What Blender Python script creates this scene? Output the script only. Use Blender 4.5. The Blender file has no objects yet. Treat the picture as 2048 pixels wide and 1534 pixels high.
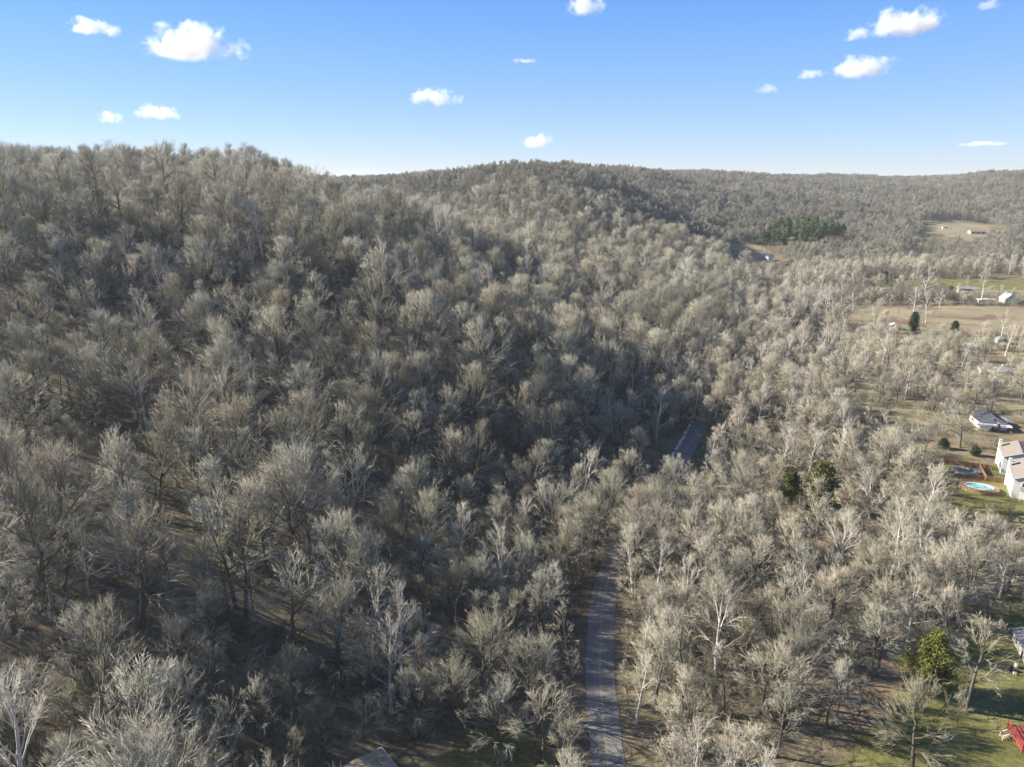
import bpy, bmesh, math, random, colorsys
import numpy as np
from mathutils import Vector, Matrix, Euler, Quaternion

S = bpy.context.scene
COL = S.collection
R = math.radians

# ---------------------------------------------------------------- camera
CAM_H = 110.0
cam_data = bpy.data.cameras.new('camera')
cam = bpy.data.objects.new('camera', cam_data)
COL.objects.link(cam)
cam.location = (0, 0, CAM_H)
cam.rotation_euler = (R(90 - 16.0), 0, 0)
cam_data.sensor_width = 36.0
cam_data.lens = 36.0 * 1420 / 2048
cam_data.clip_start = 1.0
cam_data.clip_end = 20000.0
S.camera = cam

# ---------------------------------------------------------------- sky and sun
SUN_EL = R(27.5)
TO_SUN = Vector((-0.972 * math.cos(SUN_EL), 0.235 * math.cos(SUN_EL), math.sin(SUN_EL))).normalized()
world = bpy.data.worlds.new('World')
S.world = world
world.use_nodes = True
wn = world.node_tree; wn.nodes.clear()
w_out = wn.nodes.new('ShaderNodeOutputWorld')
w_bg = wn.nodes.new('ShaderNodeBackground')
sky = wn.nodes.new('ShaderNodeTexSky')
sky.sky_type = 'NISHITA'
sky.sun_disc = False
sky.sun_elevation = SUN_EL
sky.sun_rotation = math.atan2(TO_SUN.x, TO_SUN.y)
sky.altitude = 200
sky.air_density = 1.0
sky.dust_density = 0.0
sky.ozone_density = 3.0
# clear winter air: the sky deepens from pale blue at the horizon to strong blue overhead
w_tc = wn.nodes.new('ShaderNodeTexCoord'); w_sep = wn.nodes.new('ShaderNodeSeparateXYZ')
wn.links.new(w_tc.outputs['Generated'], w_sep.inputs[0])
w_rmp = wn.nodes.new('ShaderNodeValToRGB')
_e = w_rmp.color_ramp.elements
while len(_e) < 6: _e.new(.5)
for _i, (_p, _c) in enumerate([(0, (.74, .83, 1.22)), (.03, (.75, .83, 1.22)), (.075, (.76, .85, 1.22)), (.15, (.75, .90, 1.27)), (.22, (.66, .92, 1.27)), (.6, (.64, .86, 1.14))]):
    _e[_i].position = _p; _e[_i].color = (*_c, 1)
wn.links.new(w_sep.outputs[2], w_rmp.inputs[0])
# thin winter haze evens the sky out round the compass: blend with the same sky read at a right angle to the sun
w_z2 = wn.nodes.new('ShaderNodeMath'); w_z2.operation = 'MULTIPLY'; wn.links.new(w_sep.outputs[2], w_z2.inputs[0]); wn.links.new(w_sep.outputs[2], w_z2.inputs[1])
w_om = wn.nodes.new('ShaderNodeMath'); w_om.operation = 'SUBTRACT'; w_om.inputs[0].default_value = 1.0; wn.links.new(w_z2.outputs[0], w_om.inputs[1])
w_sq = wn.nodes.new('ShaderNodeMath'); w_sq.operation = 'SQRT'; wn.links.new(w_om.outputs[0], w_sq.inputs[0])
w_cmb = wn.nodes.new('ShaderNodeCombineXYZ'); wn.links.new(w_sq.outputs[0], w_cmb.inputs[1]); wn.links.new(w_sep.outputs[2], w_cmb.inputs[2])
sky_even = wn.nodes.new('ShaderNodeTexSky')
for _k in ('sky_type', 'sun_disc', 'sun_elevation', 'sun_rotation', 'altitude', 'air_density', 'dust_density', 'ozone_density'): setattr(sky_even, _k, getattr(sky, _k))
wn.links.new(w_cmb.outputs[0], sky_even.inputs['Vector'])
w_ev = wn.nodes.new('ShaderNodeMix'); w_ev.data_type = 'RGBA'; w_ev.inputs[0].default_value = 0.7
wn.links.new(sky.outputs[0], w_ev.inputs[6]); wn.links.new(sky_even.outputs[0], w_ev.inputs[7])
w_mul = wn.nodes.new('ShaderNodeMix'); w_mul.data_type = 'RGBA'; w_mul.blend_type = 'MULTIPLY'; w_mul.inputs[0].default_value = 1.0
wn.links.new(w_ev.outputs[2], w_mul.inputs[6]); wn.links.new(w_rmp.outputs[0], w_mul.inputs[7])
wn.links.new(w_mul.outputs[2], w_bg.inputs[0])
w_bg.inputs[1].default_value = 0.056
wn.links.new(w_bg.outputs[0], w_out.inputs[0])

sun_data = bpy.data.lights.new('sun', 'SUN')
sun_data.energy = 5.0
sun_data.angle = R(0.55)
sun_data.color = (1.0, 0.935, 0.82)
sun = bpy.data.objects.new('sun', sun_data)
COL.objects.link(sun)
sun.rotation_euler = (-TO_SUN).to_track_quat('-Z', 'Y').to_euler()
sun.location = (-300, 100, 400)

S.view_settings.view_transform = 'Standard'
S.view_settings.look = 'None'
S.view_settings.gamma = 1.0
S.view_settings.exposure = 1.4
S.view_settings.use_curve_mapping = False
S.render.engine = 'CYCLES'
S.cycles.max_bounces = 5
S.cycles.diffuse_bounces = 2
S.cycles.glossy_bounces = 2
S.cycles.transmission_bounces = 3
S.cycles.volume_bounces = 4
S.cycles.transparent_max_bounces = 5
S.cycles.caustics_reflective = False
S.cycles.caustics_refractive = False
S.cycles.use_denoising = True
S.cycles.use_adaptive_sampling = False

# ---------------------------------------------------------------- materials
class NT:
    def __init__(s, name):
        s.m = bpy.data.materials.new(name); s.m.use_nodes = True
        s.t = s.m.node_tree; s.t.nodes.clear()
        s.out = s.n('ShaderNodeOutputMaterial')
    def n(s, typ, **kw):
        nd = s.t.nodes.new(typ)
        for k, v in kw.items():
            if k in nd.inputs: nd.inputs[k].default_value = v
            else: setattr(nd, k, v)
        return nd
    def l(s, a, b): s.t.links.new(a, b)
    def ramp(s, fac, stops):
        r = s.n('ShaderNodeValToRGB')
        e = r.color_ramp.elements
        while len(e) < len(stops): e.new(0.5)
        for i, (p, c) in enumerate(stops):
            e[i].position = p; e[i].color = (*c, 1)
        if fac is not None: s.l(fac, r.inputs[0])
        return r.outputs[0]
    def mix(s, fac, a, b, mode='MIX'):
        m = s.n('ShaderNodeMix', data_type='RGBA', blend_type=mode)
        for sock, v in ((m.inputs[0], fac), (m.inputs[6], a), (m.inputs[7], b)):
            if hasattr(v, 'is_output'): s.l(v, sock)
            elif isinstance(v, (int, float)): sock.default_value = v
            else: sock.default_value = (*v, 1)
        return m.outputs[2]
    def noise(s, scale, detail=4, rough=.55, vec=None, dist=0):
        nd = s.n('ShaderNodeTexNoise', Scale=scale, Detail=detail, Roughness=rough, Distortion=dist)
        if vec is not None: s.l(vec, nd.inputs['Vector'])
        return nd.outputs[0]
    def math(s, op, a, b=0.0, c=0.0, clamp=False):
        m = s.n('ShaderNodeMath', operation=op); m.use_clamp = clamp
        for i, v in enumerate((a, b, c)):
            if hasattr(v, 'is_output'): s.l(v, m.inputs[i])
            else: m.inputs[i].default_value = v
        return m.outputs[0]
    def pos(s): return s.n('ShaderNodeNewGeometry').outputs['Position']
    def obj(s): return s.n('ShaderNodeTexCoord').outputs['Object']
    def surf(s, color, rough=.85, bump=None, bdist=.05, spec=.2, metal=0.0):
        p = s.n('ShaderNodeBsdfPrincipled')
        if hasattr(color, 'is_output'): s.l(color, p.inputs['Base Color'])
        else: p.inputs['Base Color'].default_value = (*color, 1)
        if hasattr(rough, 'is_output'): s.l(rough, p.inputs['Roughness'])
        else: p.inputs['Roughness'].default_value = rough
        p.inputs['Specular IOR Level'].default_value = spec
        p.inputs['Metallic'].default_value = metal
        if bump is not None:
            b = s.n('ShaderNodeBump', Distance=bdist, Strength=1.0)
            s.l(bump, b.inputs['Height']); s.l(b.outputs[0], p.inputs['Normal'])
        s.l(p.outputs[0], s.out.inputs[0])
        return s.m

def plain(name, col, rough=.7, var=.25, scale=3.0, spec=.25, metal=0.0, bump=.01):
    t = NT(name); o = t.obj()
    f = t.noise(scale, 5, .6, o)
    c2 = tuple(min(1, c * (1 + var)) for c in col); c1 = tuple(c * (1 - var) for c in col)
    return t.surf(t.ramp(f, [(.3, c1), (.7, c2)]), rough, t.noise(scale * 6, 3, .6, o), bump, spec, metal)

def bark(name, stops, strength=.3, stands=0):
    """one tone per tree; with stands, whole groups of trees share a tone"""
    t = NT(name); oi = t.n('ShaderNodeObjectInfo')
    rnd = oi.outputs['Random']
    if stands:
        st = t.noise(stands, 3, .6, oi.outputs['Location'])
        rnd = t.math('ADD', t.math('MULTIPLY', rnd, .45), t.math('SUBTRACT', t.math('MULTIPLY', st, 1.8), .62), clamp=True)
    base = t.ramp(rnd, stops)
    f = t.noise(1.3, 4, .6, t.obj())
    c = t.mix(t.math('MULTIPLY', f, strength), base, (.05, .042, .035))
    return t.surf(c, .9, spec=.1)

M = {}
M['twig'] = bark('twig_bark', [(0, (0.367, 0.341, 0.256)), (.12, (0.468, 0.448, 0.351)), (.25, (0.255, 0.235, 0.165)), (.38, (0.510, 0.484, 0.383)), (.5, (0.347, 0.303, 0.218)), (.62, (0.428, 0.421, 0.346)), (.72, (0.204, 0.186, 0.138)), (.82, (0.336, 0.319, 0.223)), (.9, (0.408, 0.351, 0.266)), (1, (0.570, 0.543, 0.437))], .25)
M['bark'] = bark('trunk_bark', [(0, (0.129, 0.117, 0.090)), (.35, (0.190, 0.177, 0.141)), (.65, (0.106, 0.094, 0.071)), (1, (0.220, 0.207, 0.169))], .55)  # dark trunk bark, deepened further to paint in shade inside the crowns
M['white_bark'] = bark('pale_sycamore_bark', [(0, (.62, .57, .50)), (1, (.72, .67, .60))], .45)
M['white_twig'] = bark('pale_sycamore_twigs', [(0, (0.520, 0.474, 0.384)), (1, (0.580, 0.535, 0.450))], .25)
M['brush'] = bark('brush_stems', [(0, (0.330, 0.294, 0.210)), (.3, (0.420, 0.381, 0.282)), (.6, (0.260, 0.237, 0.164)), (1, (0.470, 0.427, 0.323))], .3)
M['far_twig'] = bark('far_twig_bark', [(0, (0.180, 0.170, 0.128)), (.2, (0.285, 0.270, 0.213)), (.4, (0.218, 0.202, 0.158)), (.6, (0.342, 0.320, 0.252)), (.8, (0.152, 0.152, 0.113)), (1, (0.314, 0.300, 0.237))], .2, .016)

M['pale_twig'] = bark('straw_grey_twigs', [(0, (.50, .455, .355)), (.25, (.42, .375, .285)), (.5, (.56, .51, .41)), (.75, (.46, .41, .305)), (1, (.60, .555, .45))], .22)
M['dark_brush'] = bark('shade_toned_brush_stems', [(0, (0.203, 0.173, 0.129)), (.3, (0.257, 0.225, 0.172)), (.6, (0.156, 0.137, 0.103)), (1, (0.289, 0.257, 0.206))], .3)  # darker copy of brush: hillside shade put into the colour; hedge uses it too

def needles(name, a, b, c):
    t = NT(name)
    rnd = t.n('ShaderNodeObjectInfo').outputs['Random']
    f = t.noise(.9, 4, .6, t.obj())
    col = t.ramp(f, [(.25, a), (.5, b), (.78, c)])
    col = t.mix(t.math('MULTIPLY', rnd, .35), col, (.06, .08, .02))
    return t.surf(col, .75, spec=.15)
M['pine'] = needles('pine_needles', (.075, .105, .045), (.135, .18, .07), (.23, .27, .11))
M['cedar'] = needles('cedar_sprays', (.075, .08, .02), (.15, .155, .038), (.23, .22, .06))
M['dark_green'] = needles('dark_evergreen_sprays', (.022, .034, .015), (.042, .056, .025), (.075, .085, .038))
M['ivy'] = needles('ivy_leaves', (.065, .072, .024), (.135, .14, .05), (.21, .205, .075))

# ground: leaf litter, lawn and field grass by cover attribute
def ground_mat():
    t = NT('ground_cover'); p = t.pos()
    def attr(n): 
        a = t.n('ShaderNodeAttribute'); a.attribute_name = n; return a.outputs['Fac']
    n1 = t.noise(.09, 6, .6, p); n2 = t.noise(.9, 5, .65, p); n3 = t.noise(.02, 4, .5, p)
    n4 = t.noise(4.0, 3, .6, p)
    mixn = t.math('ADD', t.math('MULTIPLY', n1, .5), t.math('MULTIPLY', n2, .5))
    litter = t.ramp(mixn, [(.33, (.085, .068, .042)), (.46, (.16, .13, .082)), (.57, (.25, .205, .13)), (.68, (.34, .28, .185))])
    lawn = t.ramp(mixn, [(.36, (.095, .098, .030)), (.47, (.155, .150, .046)), (.56, (.225, .205, .08)), (.66, (.32, .275, .145))])
    leafy = t.ramp(mixn, [(.35, (.15, .105, .068)), (.5, (.25, .18, .115)), (.65, (.34, .26, .17))])
    field = t.ramp(t.math('ADD', t.math('MULTIPLY', n3, .5), t.math('MULTIPLY', n2, .5)), [(.36, (.21, .17, .105)), (.5, (.30, .25, .155)), (.64, (.36, .305, .19))])
    red = t.ramp(mixn, [(.35, (.13, .065, .045)), (.65, (.24, .14, .09))])
    def m(an, sharp=3.0):
        a = attr(an)
        v = t.math('ADD', t.math('MULTIPLY', t.math('SUBTRACT', a, .5), sharp), t.math('MULTIPLY', t.math('SUBTRACT', t.math('ADD', n1, n2), 1.0), 2.2))
        return t.math('ADD', v, .5, clamp=True)
    c = t.mix(m('lawn'), litter, lawn)
    c = t.mix(m('field'), c, field)
    c = t.mix(m('leafy'), c, leafy)
    c = t.mix(m('russet'), c, red)
    c = t.mix(t.math('MULTIPLY', n4, .35), c, (.06, .05, .035))
    return t.surf(c, .95, t.math('ADD', n2, n4), .12, .08)
M['ground'] = ground_mat()

def road_mat():
    t = NT('worn_asphalt'); p = t.pos()
    n1 = t.noise(.35, 5, .6, p); n2 = t.noise(5, 4, .7, p)
    c = t.ramp(t.math('ADD', t.math('MULTIPLY', n1, .6), t.math('MULTIPLY', n2, .4)), [(.35, (.145, .140, .130)), (.5, (.19, .183, .17)), (.65, (.235, .226, .21))])
    return t.surf(c, .85, n2, .01, .25)
M['road'] = road_mat()
M['yellow_line'] = plain('worn_yellow_paint', (.42, .35, .16), .7, .3, 1.5)
M['gravel'] = plain('gravel_drive', (.36, .33, .28), .95, .3, 1.2)
M['white'] = plain('white_siding_paint', (.62, .62, .60), .6, .06, 1.0)
M['cream'] = plain('tan_brick_wall', (.42, .35, .27), .9, .15, 3)
M['grey_wall'] = plain('grey_board_wall', (.30, .29, .27), .85, .15, 2)
M['trim'] = plain('white_trim_paint', (.78, .78, .76), .5, .04)
M['glass'] = plain('dark_window_glass', (.03, .035, .042), .08, .1, 1, .5)
M['red_wood'] = plain('red_painted_boards', (.31, .065, .05), .6, .25, 2.0)
M['fence_wood'] = plain('red_brown_fence_boards', (.23, .115, .075), .85, .3, 1.6)
M['cap_wood'] = plain('weathered_tan_boards', (.36, .27, .15), .85, .25, 1.5)
M['deck_wood'] = plain('orange_tan_deck_boards', (.33, .22, .12), .75, .3, 1.2)
M['brick'] = plain('red_brick', (.34, .13, .075), .9, .3, 4)
M['concrete'] = plain('pale_concrete', (.45, .43, .39), .9, .15, 1.5)
M['dark_metal'] = plain('dark_painted_metal', (.03, .03, .034), .5, .2)
M['grey_metal'] = plain('grey_painted_metal', (.28, .29, .31), .45, .15)
M['blue_paint'] = plain('blue_plastic_sheet', (.06, .12, .34), .45, .2)
M['silver'] = plain('light_car_paint', (.55, .57, .60), .3, .05, 1, .5)
M['rubber'] = plain('black_rubber', (.02, .02, .02), .8, .2)
M['rock'] = plain('pale_limestone', (.60, .585, .55), .9, .18, 2.5, .2, 0, .05)
M['yellow_tarp'] = plain('bright_yellow_sheet', (.62, .58, .06), .55, .2)
M['trunk_dark'] = plain('pine_trunk_bark', (.20, .13, .085), .9, .3, 2)

def shingle(name, a, b):
    t = NT(name); o = t.obj()
    w = t.n('ShaderNodeTexBrick', Scale=1.0); w.inputs['Brick Width'].default_value = .9; w.inputs['Row Height'].default_value = .28; w.inputs['Mortar Size'].default_value = .02
    w.inputs['Color1'].default_value = (*a, 1); w.inputs['Color2'].default_value = (*b, 1); w.inputs['Mortar'].default_value = (*[x * .55 for x in a], 1)
    t.l(o, w.inputs['Vector'])
    n = t.noise(.7, 5, .6, o)
    c = t.mix(t.math('MULTIPLY', n, .45), w.outputs[0], tuple(x * 1.5 for x in b))
    return t.surf(c, .9, t.noise(9, 3, .6, o), .02, .15)
M['roof_brown'] = shingle('brown_grey_shingles', (.20, .175, .15), (.25, .215, .185))
M['roof_dark'] = shingle('dark_slate_shingles', (.035, .04, .055), (.055, .06, .075))
M['roof_grey'] = shingle('grey_shingles', (.17, .17, .175), (.22, .22, .225))
M['roof_white'] = plain('pale_metal_roofing', (.56, .55, .52), .5, .12, .6)
M['roof_red'] = plain('faded_red_roofing', (.34, .15, .125), .7, .2, .6)
def patchy_roof():
    t = NT('stained_roof_felt'); o = t.obj()
    n1 = t.noise(.35, 5, .65, o, .6); n2 = t.noise(3.2, 5, .7, o)
    c = t.ramp(t.math('ADD', t.math('MULTIPLY', n1, .65), t.math('MULTIPLY', n2, .35)), [(.34, (.16, .15, .14)), (.44, (.36, .28, .18)), (.54, (.44, .35, .22)), (.64, (.62, .60, .56))])
    return t.surf(c, .85, n2, .02, .2)
M['roof_patchy'] = patchy_roof()
def water_mat():
    t = NT('turquoise_pool_water'); o = t.obj()
    n = t.noise(.7, 4, .6, o)
    c = t.ramp(n, [(.35, (.10, .30, .31)), (.5, (.20, .47, .46)), (.7, (.33, .58, .55))])
    return t.surf(c, .12, t.noise(3, 3, .5, o), .02, .5)
M['water'] = water_mat()
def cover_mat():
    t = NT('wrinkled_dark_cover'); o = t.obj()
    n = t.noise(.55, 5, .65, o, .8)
    c = t.ramp(n, [(.38, (.022, .027, .045)), (.55, (.05, .06, .085)), (.64, (.30, .31, .33)), (.75, (.45, .45, .45))])  # pale grey stops paint the sheen and reflections onto the dark cover
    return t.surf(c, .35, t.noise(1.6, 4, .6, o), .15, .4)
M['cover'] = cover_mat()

def cloud_mat(name, seed, dens):
    """soft cumulus: density from noise inside the hull, flat base"""
    t = NT(name); o = t.obj()
    sep = t.n('ShaderNodeSeparateXYZ'); t.l(o, sep.inputs[0])
    ln = t.n('ShaderNodeVectorMath', operation='LENGTH'); t.l(o, ln.inputs[0])
    mp = t.n('ShaderNodeMapping'); t.l(o, mp.inputs['Vector'])
    mp.inputs['Location'].default_value = (seed * 7.3, seed * 3.1, seed * 1.7)
    mp.inputs['Scale'].default_value = (2.6, 1.2, 1.25)
    n = t.noise(1.0, 6, .62, mp.outputs[0])
    base = t.math('SUBTRACT', 1.0, ln.outputs['Value'])
    v = t.math('ADD', t.math('MULTIPLY', base, 1.25), t.math('MULTIPLY', t.math('SUBTRACT', n, .5), 3.0))
    v = t.math('SUBTRACT', v, .36)
    v = t.math('MULTIPLY', v, 2.0, clamp=True)
    edge = t.math('MULTIPLY', base, 6.0, clamp=True)
    low = t.math('MULTIPLY', t.math('ADD', sep.outputs[2], .55), 4.0, clamp=True)
    d = t.math('MULTIPLY', t.math('MULTIPLY', t.math('MULTIPLY', v, edge), low), dens)
    pv = t.n('ShaderNodeVolumePrincipled')
    pv.inputs['Color'].default_value = (1, 1, 1, 1)
    pv.inputs['Anisotropy'].default_value = 0.15
    t.l(d, pv.inputs['Density'])
    t.l(pv.outputs[0], t.out.inputs['Volume'])
    return t.m
def haze_mat(dens):
    t = NT('pale_air')
    pv = t.n('ShaderNodeVolumePrincipled', Density=dens, Anisotropy=0.2)
    pv.inputs['Color'].default_value = (.86, .92, 1.0, 1)
    t.l(pv.outputs[0], t.out.inputs['Volume'])
    return t.m
# ---------------------------------------------------------------- mesh tools
def mesh_arrays(name, verts, quads=None, tris=None, mats=(), midx=None, smooth=False):
    me = bpy.data.meshes.new(name)
    verts = np.asarray(verts, np.float32)
    q = np.zeros((0, 4), np.int32) if quads is None else np.asarray(quads, np.int32)
    t = np.zeros((0, 3), np.int32) if tris is None else np.asarray(tris, np.int32)
    me.vertices.add(len(verts)); me.vertices.foreach_set('co', verts.ravel())
    loops = np.r_[q.ravel(), t.ravel()]
    me.loops.add(len(loops)); me.loops.foreach_set('vertex_index', loops.astype(np.int32))
    nq, nt = len(q), len(t)
    me.polygons.add(nq + nt)
    st = np.r_[np.arange(nq) * 4, nq * 4 + np.arange(nt) * 3].astype(np.int32)
    me.polygons.foreach_set('loop_start', st)
    for m in mats: me.materials.append(m)
    if midx is not None: me.polygons.foreach_set('material_index', np.asarray(midx, np.int32))
    if smooth: me.polygons.foreach_set('use_smooth', np.ones(nq + nt, bool))
    me.update(calc_edges=True)
    return me

class MB:
    """collects boxes, prisms and tubes into one mesh"""
    def __init__(s): s.v = []; s.f = []
    def add(s, verts, faces):
        o = len(s.v); s.v += [tuple(p) for p in verts]; s.f += [tuple(i + o for i in f) for f in faces]
        return s
    def box(s, x0, x1, y0, y1, z0, z1, mat=None):
        v = [(x, y, z) for z in (z0, z1) for y in (y0, y1) for x in (x0, x1)]
        if mat is not None: v = [mat @ Vector(p) for p in v]
        return s.add(v, [(0, 2, 3, 1), (4, 5, 7, 6), (0, 1, 5, 4), (2, 6, 7, 3), (0, 4, 6, 2), (1, 3, 7, 5)])
    def prism(s, poly, axis_vec):
        """extrude a closed 3D polygon along a vector"""
        n = len(poly); a = Vector(axis_vec)
        v = [Vector(p) for p in poly] + [Vector(p) + a for p in poly]
        f = [tuple(range(n))[::-1], tuple(range(n, 2 * n))] + [(i, (i + 1) % n, n + (i + 1) % n, n + i) for i in range(n)]
        return s.add(v, f)
    def tube(s, pts, r0, r1=None, n=6):
        pts = [Vector(p) for p in pts]; r1 = r0 if r1 is None else r1
        v = []; f = []
        for i, p in enumerate(pts):
            d = (pts[min(i + 1, len(pts) - 1)] - pts[max(i - 1, 0)]).normalized()
            a = d.orthogonal().normalized(); b = d.cross(a)
            r = r0 + (r1 - r0) * i / (len(pts) - 1)
            v += [p + a * r * math.cos(k * 6.2832 / n) + b * r * math.sin(k * 6.2832 / n) for k in range(n)]
        for i in range(len(pts) - 1):
            f += [(i * n + k, i * n + (k + 1) % n, (i + 1) * n + (k + 1) % n, (i + 1) * n + k) for k in range(n)]
        f += [tuple(range(n))[::-1], tuple(range((len(pts) - 1) * n, len(pts) * n))]
        return s.add(v, f)
    def build(s, name, m, parent=None, loc=None, rz=0, bevel=0, smooth=False):
        me = bpy.data.meshes.new(name); me.from_pydata(s.v, [], s.f)
        bm = bmesh.new(); bm.from_mesh(me); bmesh.ops.recalc_face_normals(bm, faces=bm.faces)
        if bevel: bmesh.ops.bevel(bm, geom=list(bm.edges), offset=bevel, segments=1, affect='EDGES', profile=.5)
        bm.to_mesh(me); bm.free()
        if smooth: me.polygons.foreach_set('use_smooth', np.ones(len(me.polygons), bool))
        me.materials.append(m)
        return link(name, me, parent, loc, rz)

def link(name, data, parent=None, loc=None, rz=0):
    o = bpy.data.objects.new(name, data); COL.objects.link(o)
    if parent is not None: o.parent = parent
    if loc is not None: o.location = loc
    if rz: o.rotation_euler = (0, 0, rz)
    return o
def tag(o, label=None, cat=None, group=None, kind=None):
    if label: o['label'] = label
    if cat: o['category'] = cat
    if group: o['group'] = group
    if kind: o['kind'] = kind
    return o
def thing(name, label, cat, loc=(0, 0, 0), rz=0, group=None):
    return tag(link(name, None, None, loc, rz), label, cat, group)
def in_poly(x, y, P):
    P = np.asarray(P, float); c = np.zeros(len(x), bool); j = len(P) - 1
    for i in range(len(P)):
        a, b = P[i], P[j]
        m = ((a[1] > y) != (b[1] > y)) & (x < (b[0] - a[0]) * (y - a[1]) / (b[1] - a[1] + 1e-12) + a[0])
        c ^= m; j = i
    return c
_ones = ['', 'first', 'second', 'third', 'fourth', 'fifth', 'sixth', 'seventh', 'eighth', 'ninth', 'tenth', 'eleventh', 'twelfth', 'thirteenth', 'fourteenth', 'fifteenth', 'sixteenth', 'seventeenth', 'eighteenth', 'nineteenth', 'twentieth']
NTH = _ones[1:] + ['twenty-' + w for w in _ones[1:10]] + ['thirtieth'] + ['thirty-' + w for w in _ones[1:10]] + ['fortieth'] + ['forty-' + w for w in _ones[1:10]]
# ---------------------------------------------------------------- terrain
_rng = np.random.default_rng(11)
# surveyed spot heights (x, y, z) in metres; camera stands over (0, 0)
SPOTS = np.array([
    # valley floor: road corridor and the open bottom land on the right
    (16,-150,0),(16,0,0),(18,60,0),(19,112,0),(20,131,0),(24,163,0),(30,190,0),(45,225,0),(63,257,0),(78,290,0),(85,306,0),
    (110,360,1),(60,150,0),(110,130,0),(170,120,0),(120,240,0),(180,250,0),(250,250,0),(140,330,0),(221,306,0),(320,300,1),
    (180,420,0),(297,541,0),(340,480,0),(455,658,0),(450,705,0),(250,600,0),(350,736,1),(560,600,2),(700,800,3),(300,800,1),
    (200,0,0),(350,100,1),(500,350,2),(340,1000,9),(356,1024,9),(462,1174,20),(430,1060,8),(600,1000,5),(800,1100,8),
    (300,900,4),(260,760,3),
    # hill foot
    (-26,115,0),(-26,60,3),(-8,150,0),(0,180,1),(14,215,1),(36,262,2),(64,318,3),(92,372,3),(130,440,2),(190,560,3),(240,680,4),(262,800,6),
    # near left hill
    (-70,80,14),(-77,96,14),(-96,125,24),(-60,190,17),(-30,225,9),(-58,272,34),(-5,292,29),(14,272,15),(34,326,14),(-153,298,57),(-163,244,39),
    (-130,180,34),(-160,100,45),(-120,20,31),(-60,0,14),(-60,-100,30),(-240,200,66),(-300,60,90),(-200,-80,80),
    (-274,398,97),(-226,410,102),(-170,421,104),(-126,480,91),(-120,430,87),(-100,380,72),(-60,350,54),(-30,335,40),(-340,330,97),(-420,250,106),(-300,480,98),(-240,540,86),
    (-90,568,70),(-40,585,56),(7,600,37),(45,545,25),(76,490,15),(40,440,17),(0,420,24),(-30,460,36),(-60,500,58),(60,610,30),(130,620,14),
    # hollow behind the ridge and second hill
    (-123,880,58),(-180,740,66),(-60,740,52),(40,720,42),(120,760,32),(43,823,62),(20,920,86),(61,1047,121),(0,1080,116),(110,1060,108),(175,1148,92),(240,1050,45),(185,1050,76),(225,1140,50),(180,900,36),
    (-250,760,108),(-330,800,106),(-500,700,108),(-200,1020,80),(-130,1300,98),
    # far ridges
    (-412,1770,90),(-131,1568,107),(60,1500,104),(-800,1500,110),(-700,1000,108),(-1200,900,110),(-1500,2000,112),
    (351,1460,88),(280,1500,115),(430,1600,88),(260,1300,74),(450,1380,56),(402,1227,28),(560,1750,92),(640,1500,60),(520,1300,22),
    (800,1900,92),(760,1600,52),(690,2050,109),(860,2200,87),(1047,2295,104),(1230,2180,85),(1375,2090,119),(1560,2060,104),(1700,2100,110),(950,1350,22),(1000,1500,34),(1100,1450,30),(1150,1700,60),
    (1000,1750,66),(900,1250,14),(1500,1600,60),(1800,1500,70),(1300,1200,24),(2200,1200,90),(1500,700,30),(1100,500,20),(1600,200,70),(900,0,40),(1500,-300,90),
    (0,3000,90),(1500,3200,94),(3000,3000,94),(-2000,3200,112),(3000,1000,112),(-2500,500,112),(-1500,-300,110),(600,-300,10),
], float)

class Spline:
    """thin-plate surface through the spot heights"""
    def __init__(s, pts, lam=6.0):
        s.p = pts[:, :2] / 300.0
        n = len(pts)
        K = s.k(s.p[:, None] - s.p[None])
        K += np.eye(n) * lam * 1e-3
        Q = np.c_[np.ones(n), s.p]
        A = np.block([[K, Q], [Q.T, np.zeros((3, 3))]])
        s.w = np.linalg.solve(A, np.r_[pts[:, 2], 0, 0, 0])
    @staticmethod
    def k(d):
        r2 = (d ** 2).sum(-1) + 1e-9
        return 0.5 * r2 * np.log(r2)
    def __call__(s, x, y):
        q = np.stack([x, y], -1) / 300.0
        out = np.empty(len(q))
        for i in range(0, len(q), 20000):
            c = q[i:i + 20000]
            out[i:i + 20000] = s.k(c[:, None] - s.p[None]) @ s.w[:-3] + s.w[-3] + c @ s.w[-2:]
        return out

_tps = Spline(SPOTS)
_WAVES = [(_rng.uniform(0, 6.28), l * _rng.uniform(.8, 1.25), _rng.uniform(0, 6.28), a) for l, a in
          [(420, 3.), (300, 3.), (230, 2.4), (170, 2.), (120, 1.5), (95, 1.3), (70, .9), (52, .7), (34, .4), (25, .3)] for _ in range(2)]
def wob(x, y, scale=1.0, ph=0.0):
    s = 0
    for a, l, p, amp in _WAVES:
        s = s + amp * np.sin((x * math.cos(a) + y * math.sin(a)) * 6.283 / (l * scale) + p + ph)
    return s / 8.0

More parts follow.
